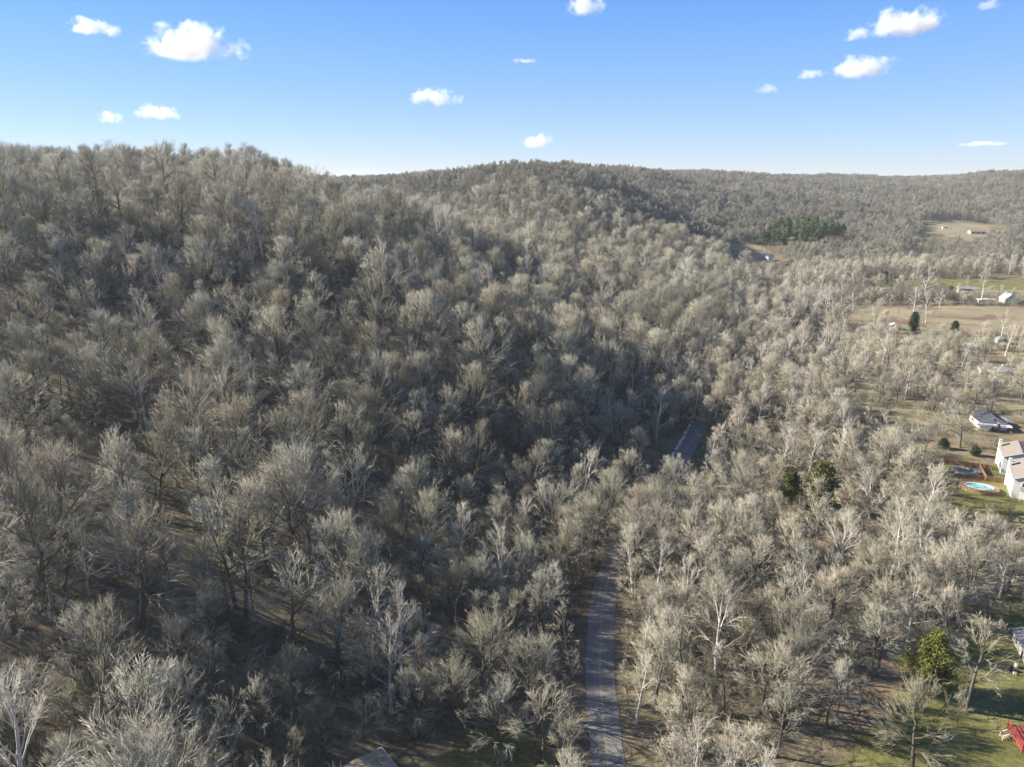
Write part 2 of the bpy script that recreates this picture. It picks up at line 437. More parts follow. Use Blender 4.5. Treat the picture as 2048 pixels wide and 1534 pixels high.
ROAD = np.array([(10,-260),(14,-150),(16,-40),(17,40),(18.3,90),(18.8,112),(19.4,124),(20.4,140),(22,152),(24,165),(27.6,180),(34,200),
                 (44,222),(62.8,257),(77.6,290),(85,307),(98,335),(118,376),(145,430),(176,490),(206,560),(232,640),(262,740),(300,850),(360,960),(480,1080),(640,1180)], float)
def catmull(P, n=8):
    out = []
    for i in range(len(P) - 1):
        a = P[max(i - 1, 0)]; b = P[i]; c = P[i + 1]; d = P[min(i + 2, len(P) - 1)]
        for k in range(n):
            t = k / n
            out.append(.5 * ((2 * b) + (c - a) * t + (2 * a - 5 * b + 4 * c - d) * t * t + (3 * b - a - 3 * c + d) * t ** 3))
    out.append(P[-1])
    return np.array(out)
ROADC = catmull(ROAD)
def road_dist(x, y):
    q = np.stack([x, y], -1)
    d = np.full(len(q), 1e9)
    m = (x > -30) & (x < 700) & (y > -300) & (y < 1250)
    if m.any():
        d[m] = np.sqrt(((q[m][:, None] - ROADC[None]) ** 2).sum(-1).min(1))
    return d

def height_raw(x, y):
    z = _tps(x, y)
    r = np.hypot(x, y)
    far = np.clip((r - 2600) / 900, 0, 1)
    z = z * (1 - far) + 88 * far
    z = np.where(z < 0, z * .08, z)
    z = np.where(z > 112, 112 + (z - 112) * .6, z)
    z = np.clip(z, -2, 132)
    hill = np.clip(z / 25, 0, 1)
    z = z + wob(x, y) * (0.10 + 2.6 * hill) + wob(x, y, 3.0, 1.3) * 4 * far
    return z

def height_full(x, y):
    z = height_raw(x, y)
    d = road_dist(x, y)
    f = np.clip((d - 6.0) / 16.0, 0, 1); f = f * f * (3 - 2 * f)
    zr = np.clip((y - 600) / 600, 0, 1) * 8.0
    return z * f + zr * (1 - f)

# height map used for every later look-up (non-uniform grid: fine near, coarse far)
def axis(lo, hi, n, fine, c):
    s = np.linspace(-1, 1, 4001)
    v = np.sinh(s * fine)
    v = c + np.where(v < 0, v / -v[0] * (lo - c) * -1, v / v[-1] * (hi - c))
    return np.interp(np.linspace(0, 4000, n), np.arange(4001), v)
GX = axis(-5200, 5200, 440, 5.0, 60.0)
GY = axis(-700, 7000, 440, 3.9, 190.0)
_mx, _my = np.meshgrid(GX, GY)
GZ = height_full(_mx.ravel(), _my.ravel()).reshape(_mx.shape)
def ground_z(x, y):
    x = np.atleast_1d(np.asarray(x, float)); y = np.atleast_1d(np.asarray(y, float))
    i = np.clip(np.searchsorted(GX, x) - 1, 0, len(GX) - 2); j = np.clip(np.searchsorted(GY, y) - 1, 0, len(GY) - 2)
    u = (x - GX[i]) / (GX[i + 1] - GX[i]); v = (y - GY[j]) / (GY[j + 1] - GY[j])
    return (GZ[j, i] * (1 - u) * (1 - v) + GZ[j, i + 1] * u * (1 - v) + GZ[j + 1, i] * (1 - u) * v + GZ[j + 1, i + 1] * u * v)
def gz1(x, y): return float(ground_z(x, y)[0])
# ---------------------------------------------------------------- clearings (plan outlines, metres)
LAWN = [(47,98),(48,113),(56,121),(63,125),(65,134),(75,148),(87,158),(94,150),(108,150),(135,163),(165,163),(150,80),(57,80)]
LEAFY = [(61,124),(65,136),(75,149),(87,159),(95,151),(92,138),(79,128),(69,123)]
POOLYARD = [(139,233),(161,257),(175,268),(200,262),(215,255),(200,215),(158,225),(143,224)]
YARD = [(188,293),(213,321),(266,353),(306,353),(250,265),(190,268),(184,279)]
FIELD = [(250,606),(307,640),(540,646),(470,517),(299,517),(252,572)]
GRASS_A = [(248,465),(284,510),(302,500),(262,438),(231,419)]
GREEN = [(358,770),(418,822),(700,835),(600,697),(430,703),(356,736)]
ROOFYARD = [(-14,112),(-7,124),(2,126),(8,121),(9,90),(-14,90)]
HILLOCK = [(302,1000),(326,1104),(372,1118),(366,1066),(380,1000),(352,955),(318,950)]
SLOPE_A = [(568,1044),(602,1078),(600,987),(565,970)]
FARFIELD = [(690,1220),(785,1400),(890,1495),(945,1440),(870,1262),(765,1200)]
OPEN_BOTTOM = [(150,300),(190,420),(215,540),(250,606),(252,520),(640,520),(420,330),(300,230),(200,262)]

def cover(poly, x, y, soft):
    """soft membership of a plan outline"""
    jx = wob(x, y, .35, 2.0) * soft * 2.0; jy = wob(x, y, .35, 4.0) * soft * 2.0
    acc = 0
    for dx, dy in ((0, 0), (soft, 0), (-soft, 0), (0, soft), (0, -soft)):
        acc = acc + in_poly(x + jx + dx, y + jy + dy, poly)
    return acc / 5.0

# ---------------------------------------------------------------- ground sheet
nx, ny = len(GX), len(GY)
gv = np.stack([_mx.ravel(), _my.ravel(), GZ.ravel()], -1)
ii = np.arange((ny - 1) * nx).reshape(ny - 1, nx)[:, :-1].ravel()
ground_me = mesh_arrays('ground', gv, np.stack([ii, ii + 1, ii + nx + 1, ii + nx], -1), None, [M['ground']], None, True)
vx, vy = gv[:, 0], gv[:, 1]
att = {
    'lawn': np.max([cover(LAWN, vx, vy, 3), cover(POOLYARD, vx, vy, 3), cover(YARD, vx, vy, 5) * .8, cover(GREEN, vx, vy, 8) * .75, cover(GRASS_A, vx, vy, 6),
                    cover(ROOFYARD, vx, vy, 2) * .6, .42 * cover(OPEN_BOTTOM, vx, vy, 10)], 0),
    'leafy': np.maximum(cover(LEAFY, vx, vy, 2.5), .55 * cover(YARD, vx, vy, 4)),
    'field': np.max([cover(FIELD, vx, vy, 8), cover(HILLOCK, vx, vy, 8), cover(FARFIELD, vx, vy, 14), cover(SLOPE_A, vx, vy, 8), .62 * cover(OPEN_BOTTOM, vx, vy, 10)], 0),
    'russet': np.max([cover([(385,560),(372,590),(410,604),(420,570)], vx, vy, 5), cover([(300,556),(297,575),(330,580),(326,560)], vx, vy, 4)], 0) * .6,
}
for k, v in att.items():
    a = ground_me.attributes.new(k, 'FLOAT', 'POINT'); a.data.foreach_set('value', np.asarray(v, np.float32))
tag(link('ground', ground_me), None, None, None, 'structure')

# ---------------------------------------------------------------- road
def ribbon(name, offs, half, lift, m, pts=ROADC, uvw=None):
    T = np.gradient(pts, axis=0); T /= np.linalg.norm(T, axis=1)[:, None]
    N = np.stack([T[:, 1], -T[:, 0]], -1)
    c = pts + N * offs
    w = half if np.ndim(half) else np.full(len(pts), half)
    A = c - N * w[:, None]; B = c + N * w[:, None]
    zc = np.maximum.reduce([ground_z(*(pts + N * o).T) for o in (-3.3, 0, 3.3)]) + lift
    v = np.r_[np.c_[A, zc], np.c_[B, zc]]
    n = len(pts); i = np.arange(n - 1)
    return mesh_arrays(name, v, np.stack([i, i + n, i + n + 1, i + 1], -1), None, [m])
def dense(P, step=1.5):
    d = np.r_[0, np.cumsum(np.linalg.norm(np.diff(P, axis=0), axis=1))]
    s = np.arange(0, d[-1], step)
    return np.stack([np.interp(s, d, P[:, 0]), np.interp(s, d, P[:, 1])], -1)
ROADF = dense(ROADC)
edge_w = 3.35 + .10 * np.sin(ROADF[:, 1] * .31) + .07 * np.sin(ROADF[:, 1] * .83 + 1)
road = tag(link('road', ribbon('road', 0, edge_w, .07, M['road'], ROADF)), None, None, None, 'structure')
for o in (-.13, .13):
    link('centre_line', ribbon('centre_line', o, .045, .076, M['yellow_line'], ROADF), road)
drive = dense(catmull(np.array([(480,722),(520,728),(560,722),(640,716),(760,730)], float)), 4)
tag(link('farm_road', ribbon('farm_road', 0, 2.2, .25, M['gravel'], drive)), None, None, None, 'structure')
# ---------------------------------------------------------------- buildings
def house(name, label, x, y, rz, w, d, h, pitch, wall, roof, windows=(), door=None, chimney=None, over=.45, group=None, cat='house', z=None, hip=False, bays=()):
    """gabled house: ridge along local y, gables at -y (front) and +y; windows (face, u, z, w, h)"""
    root = thing(name, label, cat, (x, y, (gz1(x, y) if z is None else z) - .1), rz, group)
    rise = w / 2 * pitch
    b = MB()
    f = [(-w / 2, -d / 2, -.4), (w / 2, -d / 2, -.4), (w / 2, -d / 2, h), (0, -d / 2, h + rise), (-w / 2, -d / 2, h)]
    b.prism(f, (0, d, 0)); b.build('wall', wall, root)
    r = MB(); t = .16; e = over
    for s in (-1, 1):
        p = [(0, -d / 2 - e, h + rise + .05), (s * (w / 2 + e), -d / 2 - e, h - e * pitch + .05), (s * (w / 2 + e), -d / 2 - e, h - e * pitch + .05 + t), (0, -d / 2 - e, h + rise + .05 + t)]
        r.prism(p, (0, d + 2 * e, 0))
    ro = r.build('roof', roof, root)
    for s in (-1, 1):                                   # fascia boards along both rakes
        for yy in (-d / 2 - e - .05, d / 2 + e + .002):
            tr = MB().prism([(0, yy, h + rise - .12), (s * (w / 2 + e), yy, h - e * pitch - .12), (s * (w / 2 + e), yy, h - e * pitch + .12), (0, yy, h + rise + .12)], (0, .048, 0))
            tr.build('fascia', M['trim'], ro)
    def frame_at(face):
        return {'front': Matrix.Translation((0, -d / 2, 0)), 'back': Matrix.Translation((0, d / 2, 0)) @ Matrix.Rotation(math.pi, 4, 'Z'),
                'left': Matrix.Translation((-w / 2, 0, 0)) @ Matrix.Rotation(-math.pi / 2, 4, 'Z'), 'right': Matrix.Translation((w / 2, 0, 0)) @ Matrix.Rotation(math.pi / 2, 4, 'Z')}[face]
    for face, u, zz, ww, hh in windows:
        m = frame_at(face); fr = MB(); c = .11
        for x0, x1, z0, z1 in ((-ww / 2 - c, -ww / 2, -c, hh + c), (ww / 2, ww / 2 + c, -c, hh + c), (-ww / 2, ww / 2, -c, 0), (-ww / 2, ww / 2, hh, hh + c), (-.03, .03, 0, hh)):
            fr.box(u + x0, u + x1, -.07, .02, zz + z0, zz + z1, m)
        fo = fr.build('window', M['trim'], root)
        MB().box(u - ww / 2, u + ww / 2, -.03, .01, zz, zz + hh, m).build('pane', M['glass'], fo)
    if door:
        face, u, ww, hh, dm = door; m = frame_at(face)
        do = MB().box(u - ww / 2, u + ww / 2, -.06, .02, 0, hh, m).build('door', dm, root)
        MB().box(u + ww / 2 - .18, u + ww / 2 - .1, -.11, -.06, hh * .46, hh * .52, m).build('handle', M['dark_metal'], do)
    if chimney:
        cx, cy, cw, cd, z0, z1, cm = chimney
        co = MB().box(cx - cw / 2, cx + cw / 2, cy - cd / 2, cy + cd / 2, z0, z1).build('chimney', cm, root)
        MB().box(cx - cw / 2 - .1, cx + cw / 2 + .1, cy - cd / 2 - .1, cy + cd / 2 + .1, z1, z1 + .15).build('chimney_cap', M['concrete'], co)
    return root
def loc2w(o, p):
    return Matrix.Translation(o.location) @ o.rotation_euler.to_matrix().to_4x4() @ Vector(p)

# twin white houses at the right edge
RZ = -R(28.7)
ax = Vector((math.cos(RZ), math.sin(RZ))); ay = Vector((-math.sin(RZ), math.cos(RZ)))
def corner_house(cx, cy, w, d):  # near left corner -> centre
    c = Vector((cx, cy)) + ax * w / 2 + ay * d / 2
    return c.x, c.y
hx, hy = corner_house(179.5, 234.5, 11.5, 16)
hA = house('white_house', 'nearer of the twin white houses, beside the turquoise pool with brown grey roof', hx, hy, RZ, 11.5, 16, 7.6, .42, M['white'], M['roof_brown'],
      [('left', -4, 4.8, 1.1, 1.5), ('left', 0, 4.8, 1.1, 1.5), ('left', 3.2, 4.8, 1.1, 1.5), ('left', -3.5, 1.6, 1.4, 1.5), ('left', 1.2, 1.6, 1.4, 1.5), ('front', -2.5, 4.8, 1.2, 1.5), ('front', 2.5, 4.8, 1.2, 1.5), ('front', 0, 1.1, 1.8, 1.9)], None, (-6.0, 5.2, .9, 1.5, -.3, 10.4, M['white']))
for (x0, x1, y0, zz, dep_) in ((-3.6, -.3, 3.2, 3.9, 2.6),):
    a = MB(); a.prism([(x0, -8.0 - .01, zz + .7), (x0, -8 - dep_, zz), (x0, -8 - dep_, zz + .16), (x0, -8.01, zz + .86)], (x1 - x0, 0, 0)); po = a.build('porch_roof', M['roof_brown'], hA)
    for xx in (x0 + .1, x1 - .25): MB().box(xx, xx + .15, -8 - dep_ + .1, -8 - dep_ + .25, 0, zz).build('porch_post', M['trim'], po)
a = MB(); a.prism([(-1.2, -8.01, 3.1), (-1.2, -12.4, 2.2), (-1.2, -12.4, 2.36), (-1.2, -8.01, 3.26)], (6.6, 0, 0)); po = a.build('rear_porch_roof', M['roof_brown'], hA)
MB().box(-1.0, 5.2, -12.2, -8.012, -.4, 2.15).build('sunroom_wall', M['white'], hA)
hx, hy = corner_house(190.0, 256.0, 11.5, 15)
hB = house('white_house', 'farther of the twin white houses, behind the wooden fence with brown grey roof', hx, hy, RZ, 11.5, 15, 7.4, .42, M['white'], M['roof_brown'],
      [('left', -3.6, 4.7, 1.1, 1.5), ('left', 0, 4.7, 1.1, 1.5), ('left', 3, 4.7, 1.1, 1.5), ('left', -2, 1.5, 1.4, 1.5), ('left', 2.4, 1.5, 1.4, 1.5), ('front', -2.5, 4.8, 1.2, 1.5), ('front', 2.5, 4.8, 1.2, 1.5)], None, (-6.0, 4.6, .9, 1.5, -.3, 10.2, M['white']))

# above-ground pool in its wooden deck, yard fences, covered pool
pool = thing('swimming_pool', 'oval swimming pool with turquoise water in a wooden deck surround', 'pool', (172.4, 241.3, gz1(172, 241)), RZ + R(3))
def oval(a, b, n=40, ex=2.3):
    return [(a * abs(math.cos(t)) ** (2 / ex) * (1 if math.cos(t) >= 0 else -1), b * abs(math.sin(t)) ** (2 / ex) * (1 if math.sin(t) >= 0 else -1)) for t in [k * 6.28319 / n for k in range(n)]]
def ring(mb, outer, inner, z0, z1):
    n = len(outer)
    v = [(x, y, z0) for x, y in outer] + [(x, y, z1) for x, y in outer] + [(x, y, z0) for x, y in inner] + [(x, y, z1) for x, y in inner]
    f = []
    for i in range(n):
        j = (i + 1) % n
        f += [(i, j, n + j, n + i), (n + i, n + j, 3 * n + j, 3 * n + i), (3 * n + i, 3 * n + j, 2 * n + j, 2 * n + i), (2 * n + i, 2 * n + j, j, i)]
    return mb.add(v, f)
ring(MB(), oval(4.5, 2.75), oval(4.32, 2.57), 0, 1.36).build('pool_wall', M['white'], pool)
ring(MB(), oval(4.62, 2.87), oval(4.25, 2.5), 1.362, 1.44).build('pool_rim', M['trim'], pool)
n_ = 40; MB().add([(x, y, 1.2) for x, y in oval(4.315, 2.565)] + [(x, y, .1) for x, y in oval(4.315, 2.565)], [tuple(range(n_)), tuple(range(n_, 2 * n_))[::-1]] + [(i, (i + 1) % n_, n_ + (i + 1) % n_, n_ + i) for i in range(n_)]).build('water', M['water'], pool)
la = MB()
for xx in (3.9, 4.35): la.tube([(xx, -1.1, .9), (xx, -1.1, 2.1), (xx + .05, -.6, 2.2), (xx + .1, -.4, 1.45)], .04)
la.build('ladder', M['trim'], pool)
deck = thing('pool_deck', 'curved orange tan wooden deck wrapped around the turquoise pool', 'deck', (172.4, 241.3, gz1(172, 241)), RZ + R(3))
dk = MB(); o_ = oval(6.3, 4.4, 40, 2.6); i_ = oval(4.63, 2.88)
ring(dk, o_, i_, 1.22, 1.34); dk.build('deck_boards', M['deck_wood'], deck)
sk = MB(); ring(sk, [(x * .985, y * .985) for x, y in o_], [(x * .96, y * .96) for x, y in o_], -.2, 1.218); sk.build('skirt', M['deck_wood'], deck)
rl = MB()
for k in range(9, 34): 
    x, y = o_[k]; 
    if k % 2 == 1: MB().box(x * .98 - .05, x * .98 + .05, y * .98 - .05, y * .98 + .05, 1.342, 2.3).build('rail_post', M['deck_wood'], deck)
rl.tube([(o_[k][0] * .98, o_[k][1] * .98, 2.34) for k in range(9, 34)], .05, None, 4); rl.build('hand_rail', M['deck_wood'], deck)

def fence(label, pts, h, m, panel=2.4, cap=True):
    pts = [Vector(p) for p in pts]
    root = thing('wooden_fence', label, 'fence', (pts[0].x, pts[0].y, gz1(pts[0].x, pts[0].y)), 0)
    def z(p): return gz1(p.x, p.y) - root.location.z
    post_me = pan_me = cap_me = None
    for a, b in zip(pts[:-1], pts[1:]):
        L = (b - a).length; k = max(1, round(L / panel)); st = (b - a) / k; ang = math.atan2(st.y, st.x); pl = st.length
        pan_me = None
        for i in range(k + 1):
            p = a + st * i
            if i < k or b is pts[-1]:
                if post_me is None:
                    q = MB().box(-.07, .07, -.07, .07, -.4, h + .12).build('post', M['cap_wood'], root); post_me = q.data
                else: q = link('post', post_me, root)
                q.location = (p.x - root.location.x, p.y - root.location.y, z(p)); q.rotation_euler = (0, 0, ang)
            if i < k:
                mid = a + st * (i + .5)
                if pan_me is None:
                    mb = MB(); nb = max(4, int((pl - .16) / .15)); wv = (pl - .16) / nb
                    for j in range(nb):
                        mb.box(-pl / 2 + .08 + j * wv, -pl / 2 + .08 + (j + 1) * wv - .012, -.02 + .008 * (j % 2), .02 + .008 * (j % 2), .02, h)
                    q = mb.build('board_panel', m, root); pan_me = q.data
                    cap_me = MB().box(-pl / 2 + .07, pl / 2 - .07, -.06, .06, h + .002, h + .05).build('cap_rail', M['cap_wood'], q).data
                else:
                    q = link('board_panel', pan_me, root); link('cap_rail', cap_me, q)
                q.location = (mid.x - root.location.x, mid.y - root.location.y, z(mid)); q.rotation_euler = (0, 0, ang)
    return root
P0 = Vector((175.3, 268.0)); 
fence('long red brown board fence behind the covered pool', [(174.6, 267.4), (189.0, 259.8)], 1.9, M['fence_wood'])
fence('red brown board fence in front of the covered pool, facing the turquoise pool', [(168.6, 252.6), (179.6, 249.4)], 1.9, M['fence_wood'])
fence('short red brown board fence from the covered pool to the nearer white house', [(180.2, 249.2), (187.2, 246.4)], 2.0, M['fence_wood'])
fence('cross fence dividing the covered pool from the white house patio', [(180.4, 249.9), (185.0, 260.9)], 1.9, M['fence_wood'])

cp = thing('covered_pool', 'oval pool under a wrinkled dark cover inside the brown fences', 'pool', (177.2, 257.2, gz1(177, 257)), RZ)
ring(MB(), oval(4.7, 2.6), oval(4.5, 2.4), 0, 1.1).build('pool_wall', M['grey_metal'], cp)
cv = oval(4.6, 2.5); vv = [(x * f, y * f, 1.12 - .28 * (1 - f ** 2) + .05 * math.sin(k * 1.7 + f * 9)) for f in (1, .75, .5, .25) for k, (x, y) in enumerate(cv)] + [(0, 0, .84)]
ff = [(r_ * 40 + i, r_ * 40 + (i + 1) % 40, (r_ + 1) * 40 + (i + 1) % 40, (r_ + 1) * 40 + i) for r_ in range(3) for i in range(40)] + [(120 + i, 120 + (i + 1) % 40, 160) for i in range(40)]
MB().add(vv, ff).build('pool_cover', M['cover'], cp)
ring(MB(), oval(4.76, 2.66), oval(4.5, 2.4), 1.13, 1.19).build('pool_rim', M['grey_metal'], cp)

def lathe(mb, prof, n=12):
    v = [(r * math.cos(k * 6.28319 / n), r * math.sin(k * 6.28319 / n), z) for r, z in prof for k in range(n)]
    f = [(i * n + k, i * n + (k + 1) % n, (i + 1) * n + (k + 1) % n, (i + 1) * n + k) for i in range(len(prof) - 1) for k in range(n)]
    return mb.add(v, f + [tuple(range(n))[::-1], tuple(range((len(prof) - 1) * n, len(prof) * n))])
tb = thing('patio_table', 'small round white table on the fenced patio of the white house', 'table', (183.4, 250.6, gz1(183, 251)))
lathe(MB(), [(.75, .7), (.78, .74), (.78, .78), (.7, .8)], 16).build('tabletop', M['trim'], tb)
lathe(MB(), [(.3, 0), (.28, .05), (.06, .1), (.06, .698)], 10).build('pedestal', M['trim'], tb)

# red deck and white house corner on the lawn
rd_ = thing('red_deck', 'red painted wooden deck with rails at the right edge of the lawn', 'deck', (107.2, 118.0, gz1(107, 118)), R(-14))
W_, D_ = 10.0, 7.2; bx0, by0 = -W_ / 2, -D_ / 2
plank_me = None
for i in range(24):
    y0 = by0 + i * .3
    if plank_me is None:
        q = MB().box(bx0, -bx0, 0, .285, .95, 1.0).build('plank', M['red_wood'], rd_); plank_me = q.data
    else: q = link('plank', plank_me, rd_)
    q.location = (0, y0, .004 * (i % 3))
for sx, sy in ((-1, -1), (0, -1), (1, -1), (-1, 0), (-1, 1), (0, 1), (1, 1)):
    xx, yy = sx * (W_ / 2 - .1), sy * (D_ / 2 - .1)
    MB().box(xx - .09, xx + .09, yy - .09, yy + .09, -.3, .94).build('leg', M['red_wood'], rd_)
    MB().box(xx - .07, xx + .07, yy - .07, yy + .07, 1.016, 2.05).build('rail_post', M['red_wood'], rd_)
MB().box(bx0, -bx0, by0 - .07, by0 - .004, .62, .99).build('skirt_board', M['red_wood'], rd_)
MB().box(bx0 - .07, bx0 - .004, by0, -by0, .62, .99).build('skirt_board', M['red_wood'], rd_)
for z_ in (1.3, 1.65, 2.052):
    MB().box(bx0, -bx0, by0 + .06, by0 + .14, z_, z_ + .09).build('rail', M['red_wood'], rd_)
    MB().box(bx0 + .06, bx0 + .14, by0 + .142, -by0, z_, z_ + .09).build('rail', M['red_wood'], rd_)
st = thing('deck_stair', 'white hand railed stair leaning on the left side of the red deck', 'stair', (101.3, 119.6, gz1(101, 119)), R(-14))
for i in range(4):
    MB().box(-1.05 + i * .26, -.80 + i * .26, -.6, .6, .18 + i * .2, .23 + i * .2).build('tread', M['cap_wood'], st)
for s in (-1, 1):
    MB().prism([(-1.1, s * .66, 0), (-.8, s * .66, 0), (.05, s * .66, .66), (.05, s * .66, .9)], (0, .05, 0)).build('stringer', M['white'], st)
    MB().tube([(-1.1, s * .66, 0), (-1.1, s * .66, 1.0), (-.0, s * .66, 1.75)], .045).build('hand_rail', M['trim'], st)

hC = house('white_house', 'corner of a white sided house beyond the mown lawn at the right edge', 126.8, 145.6, R(-20), 9, 11, 3.0, .4, M['white'], M['roof_grey'],
      [('left', -2.5, 1.0, 1.1, 1.3), ('front', -2.4, 1.0, 1.1, 1.3), ('front', 2.4, 1.0, 1.1, 1.3)], ('left', 2.0, .95, 2.05, M['dark_metal']))
gr = thing('yard_grill', 'dark covered grill standing on the lawn beside the white house corner', 'grill', (115.8, 140.6, gz1(115.8, 140.6)), R(20))
MB().box(-.75, .75, -.38, .38, .35, 1.1).build('body', M['dark_metal'], gr, bevel=.08)
MB().box(-.5, .5, -.33, .33, 1.1, 1.32).build('lid', M['dark_metal'], gr, bevel=.1)
for sx in (-1, 1):
    for sy in (-1, 1): MB().box(sx * .62 - .04, sx * .62 + .04, sy * .28 - .04, sy * .28 + .04, 0, .35).build('leg', M['grey_metal'], gr)
ch = thing('garden_chair', 'white plastic garden chair in front of the dark covered grill', 'chair', (116.1, 139.2, gz1(116, 139)), R(160))
MB().box(-.27, .27, -.26, .26, .42, .47).build('seat', M['trim'], ch)
MB().box(-.27, .27, .22, .27, .471, .95).build('backrest', M['trim'], ch)
for sx in (-1, 1):
    for sy in (-1, 1): MB().box(sx * .24 - .03, sx * .24 + .03, sy * .22 - .03, sy * .22 + .03, 0, .419).build('leg', M['trim'], ch)
    MB().box(sx * .3 - .03, sx * .3 + .03, -.24, .24, .64, .68).build('armrest', M['trim'], ch)
ub = thing('yard_drum', 'round pale drum between the grill and the white house corner', 'drum', (118.3, 141.8, gz1(118, 142)))
lathe(MB(), [(.45, 0), (.52, .1), (.55, .5), (.52, .95), (.4, 1.05)], 14).build('body', M['concrete'], ub)
lathe(MB(), [(.42, 1.052), (.42, 1.1), (.2, 1.16)], 14).build('lid', M['grey_metal'], ub)

# yard canopy
cn = thing('yard_canopy', 'white peaked fabric canopy on the grass under the huge twisted tree', 'canopy', (142.3, 239.2, gz1(142, 239)), R(-24))
q = 2.4
MB().add([(-q, -1.8, 2.2), (q, -1.8, 2.2), (q, 1.8, 2.2), (-q, 1.8, 2.2), (0, 0, 3.1), (-q, -1.8, 1.95), (q, -1.8, 1.95), (q, 1.8, 1.95), (-q, 1.8, 1.95)],
   [(0, 1, 4), (1, 2, 4), (2, 3, 4), (3, 0, 4), (0, 5, 6, 1), (1, 6, 7, 2), (2, 7, 8, 3), (3, 8, 5, 0)]).build('fabric_top', M['white'], cn)
for sx in (-1, 1):
    for sy in (-1, 1): MB().tube([(sx * 2.3, sy * 1.7, 0), (sx * 2.3, sy * 1.7, 2.19)], .04).build('leg', M['grey_metal'], cn)

# dark roofed house behind
hD = house('dark_roofed_house', 'dark roofed house with a white front gable and brick chimney pier', 221.5, 312.5, R(-14), 11, 13, 3.4, .55, M['white'], M['roof_dark'],
      [('front', 0, 4.2, .9, 1.1), ('front', -3, 1.0, 1.2, 1.4), ('left', -3, 1.0, 1.1, 1.4), ('left', 3, 1.0, 1.1, 1.4)], ('front', -.6, 1.0, 2.1, M['dark_metal']), (1.2, -8.2, 1.0, .8, -.3, 4.0, M['brick']))
a = MB(); a.prism([(-7.4, -6.52, 3.15), (-7.4, -9.6, 2.45), (-7.4, -9.6, 2.6), (-7.4, -6.52, 3.3)], (8.0, 0, 0)); po = a.build('porch_roof', M['roof_white'], hD)
for xx in (-7.1, -4.6, -2.1): MB().box(xx, xx + .16, -9.4, -9.24, 0, 2.44).build('porch_post', M['trim'], po)
a = MB(); a.prism([(2.1, -6.52, 3.0), (2.1, -9.2, 2.4), (2.1, -9.2, 2.55), (2.1, -6.52, 3.15)], (4.6, 0, 0)); a.build('carport_roof', M['roof_white'], hD)
a = MB(); a.prism([(5.96, -1, 3.2), (9.6, -1, 2.3), (9.6, -1, 2.46), (5.96, -1, 3.36)], (0, 6.5, 0)); a.build('side_roof', M['roof_white'], hD)
tp = thing('yellow_tarp', 'bright yellow sheet heaped in the yard left of the dark roofed house', 'tarp', (213.2, 306.5, gz1(213, 306)))
tv = [((i - 4) * .34 + .1 * math.sin(j * 3), (j - 3) * .3, max(.03, .75 * math.exp(-((i - 4) ** 2 + (j - 3) ** 2) / 7) + .12 * math.sin(i * 2.1 + j * 1.3))) for j in range(7) for i in range(9)]
MB().add(tv + [(x, y, -.05) for x, y, z in tv], [(j * 9 + i, j * 9 + i + 1, (j + 1) * 9 + i + 1, (j + 1) * 9 + i) for j in range(6) for i in range(8)] + [(63 + j * 9 + i, 63 + (j + 1) * 9 + i, 63 + (j + 1) * 9 + i + 1, 63 + j * 9 + i + 1) for j in range(6) for i in range(8)]).build('sheet', M['yellow_tarp'], tp)

# house with stained flat roof at the bottom edge
fr = thing('flat_roofed_shed', 'low shed with stained tan and grey panel roof at the bottom edge', 'shed', (-26.4, 105.6, gz1(-26, 106)), R(38))
MB().box(-5.0, 5.0, -5.0, 5.0, -.4, 2.9).build('wall', M['grey_wall'], fr)
pm = None
for i in range(5):
    for j in range(5):
        if pm is None:
            q = MB().box(-1.09, 1.09, -1.09, 1.09, 0, .07).build('roof_panel', M['roof_patchy'], fr); pm = q.data
        else: q = link('roof_panel', pm, fr)
        q.location = (-4.4 + i * 2.2, -4.4 + j * 2.2, 2.96 + .35 * (1 - abs(i - 2) / 2) + .012 * ((i * 3 + j * 5) % 4)); q.rotation_euler = (0, (.10 if i < 2 else (-.10 if i > 2 else 0)) * -1, 0)
for s in (-1, 1):
    MB().box(s * 5.56 - .05, s * 5.56 + .05, -5.6, 5.6, 2.7, 2.98).build('fascia', M['trim'], fr)
    MB().box(-5.5, 5.5, s * 5.56 - .05, s * 5.56 + .05, 2.7, 2.98).build('fascia', M['trim'], fr)
f2 = house('grey_roofed_cabin', 'grey shingled cabin right against the stained shed at the bottom edge', -17.2, 101.4, R(30), 7, 8, 2.6, .35, M['grey_wall'], M['roof_grey'], [('right', 0, 1, 1, 1.1)], None, None, .4, None, 'cabin')

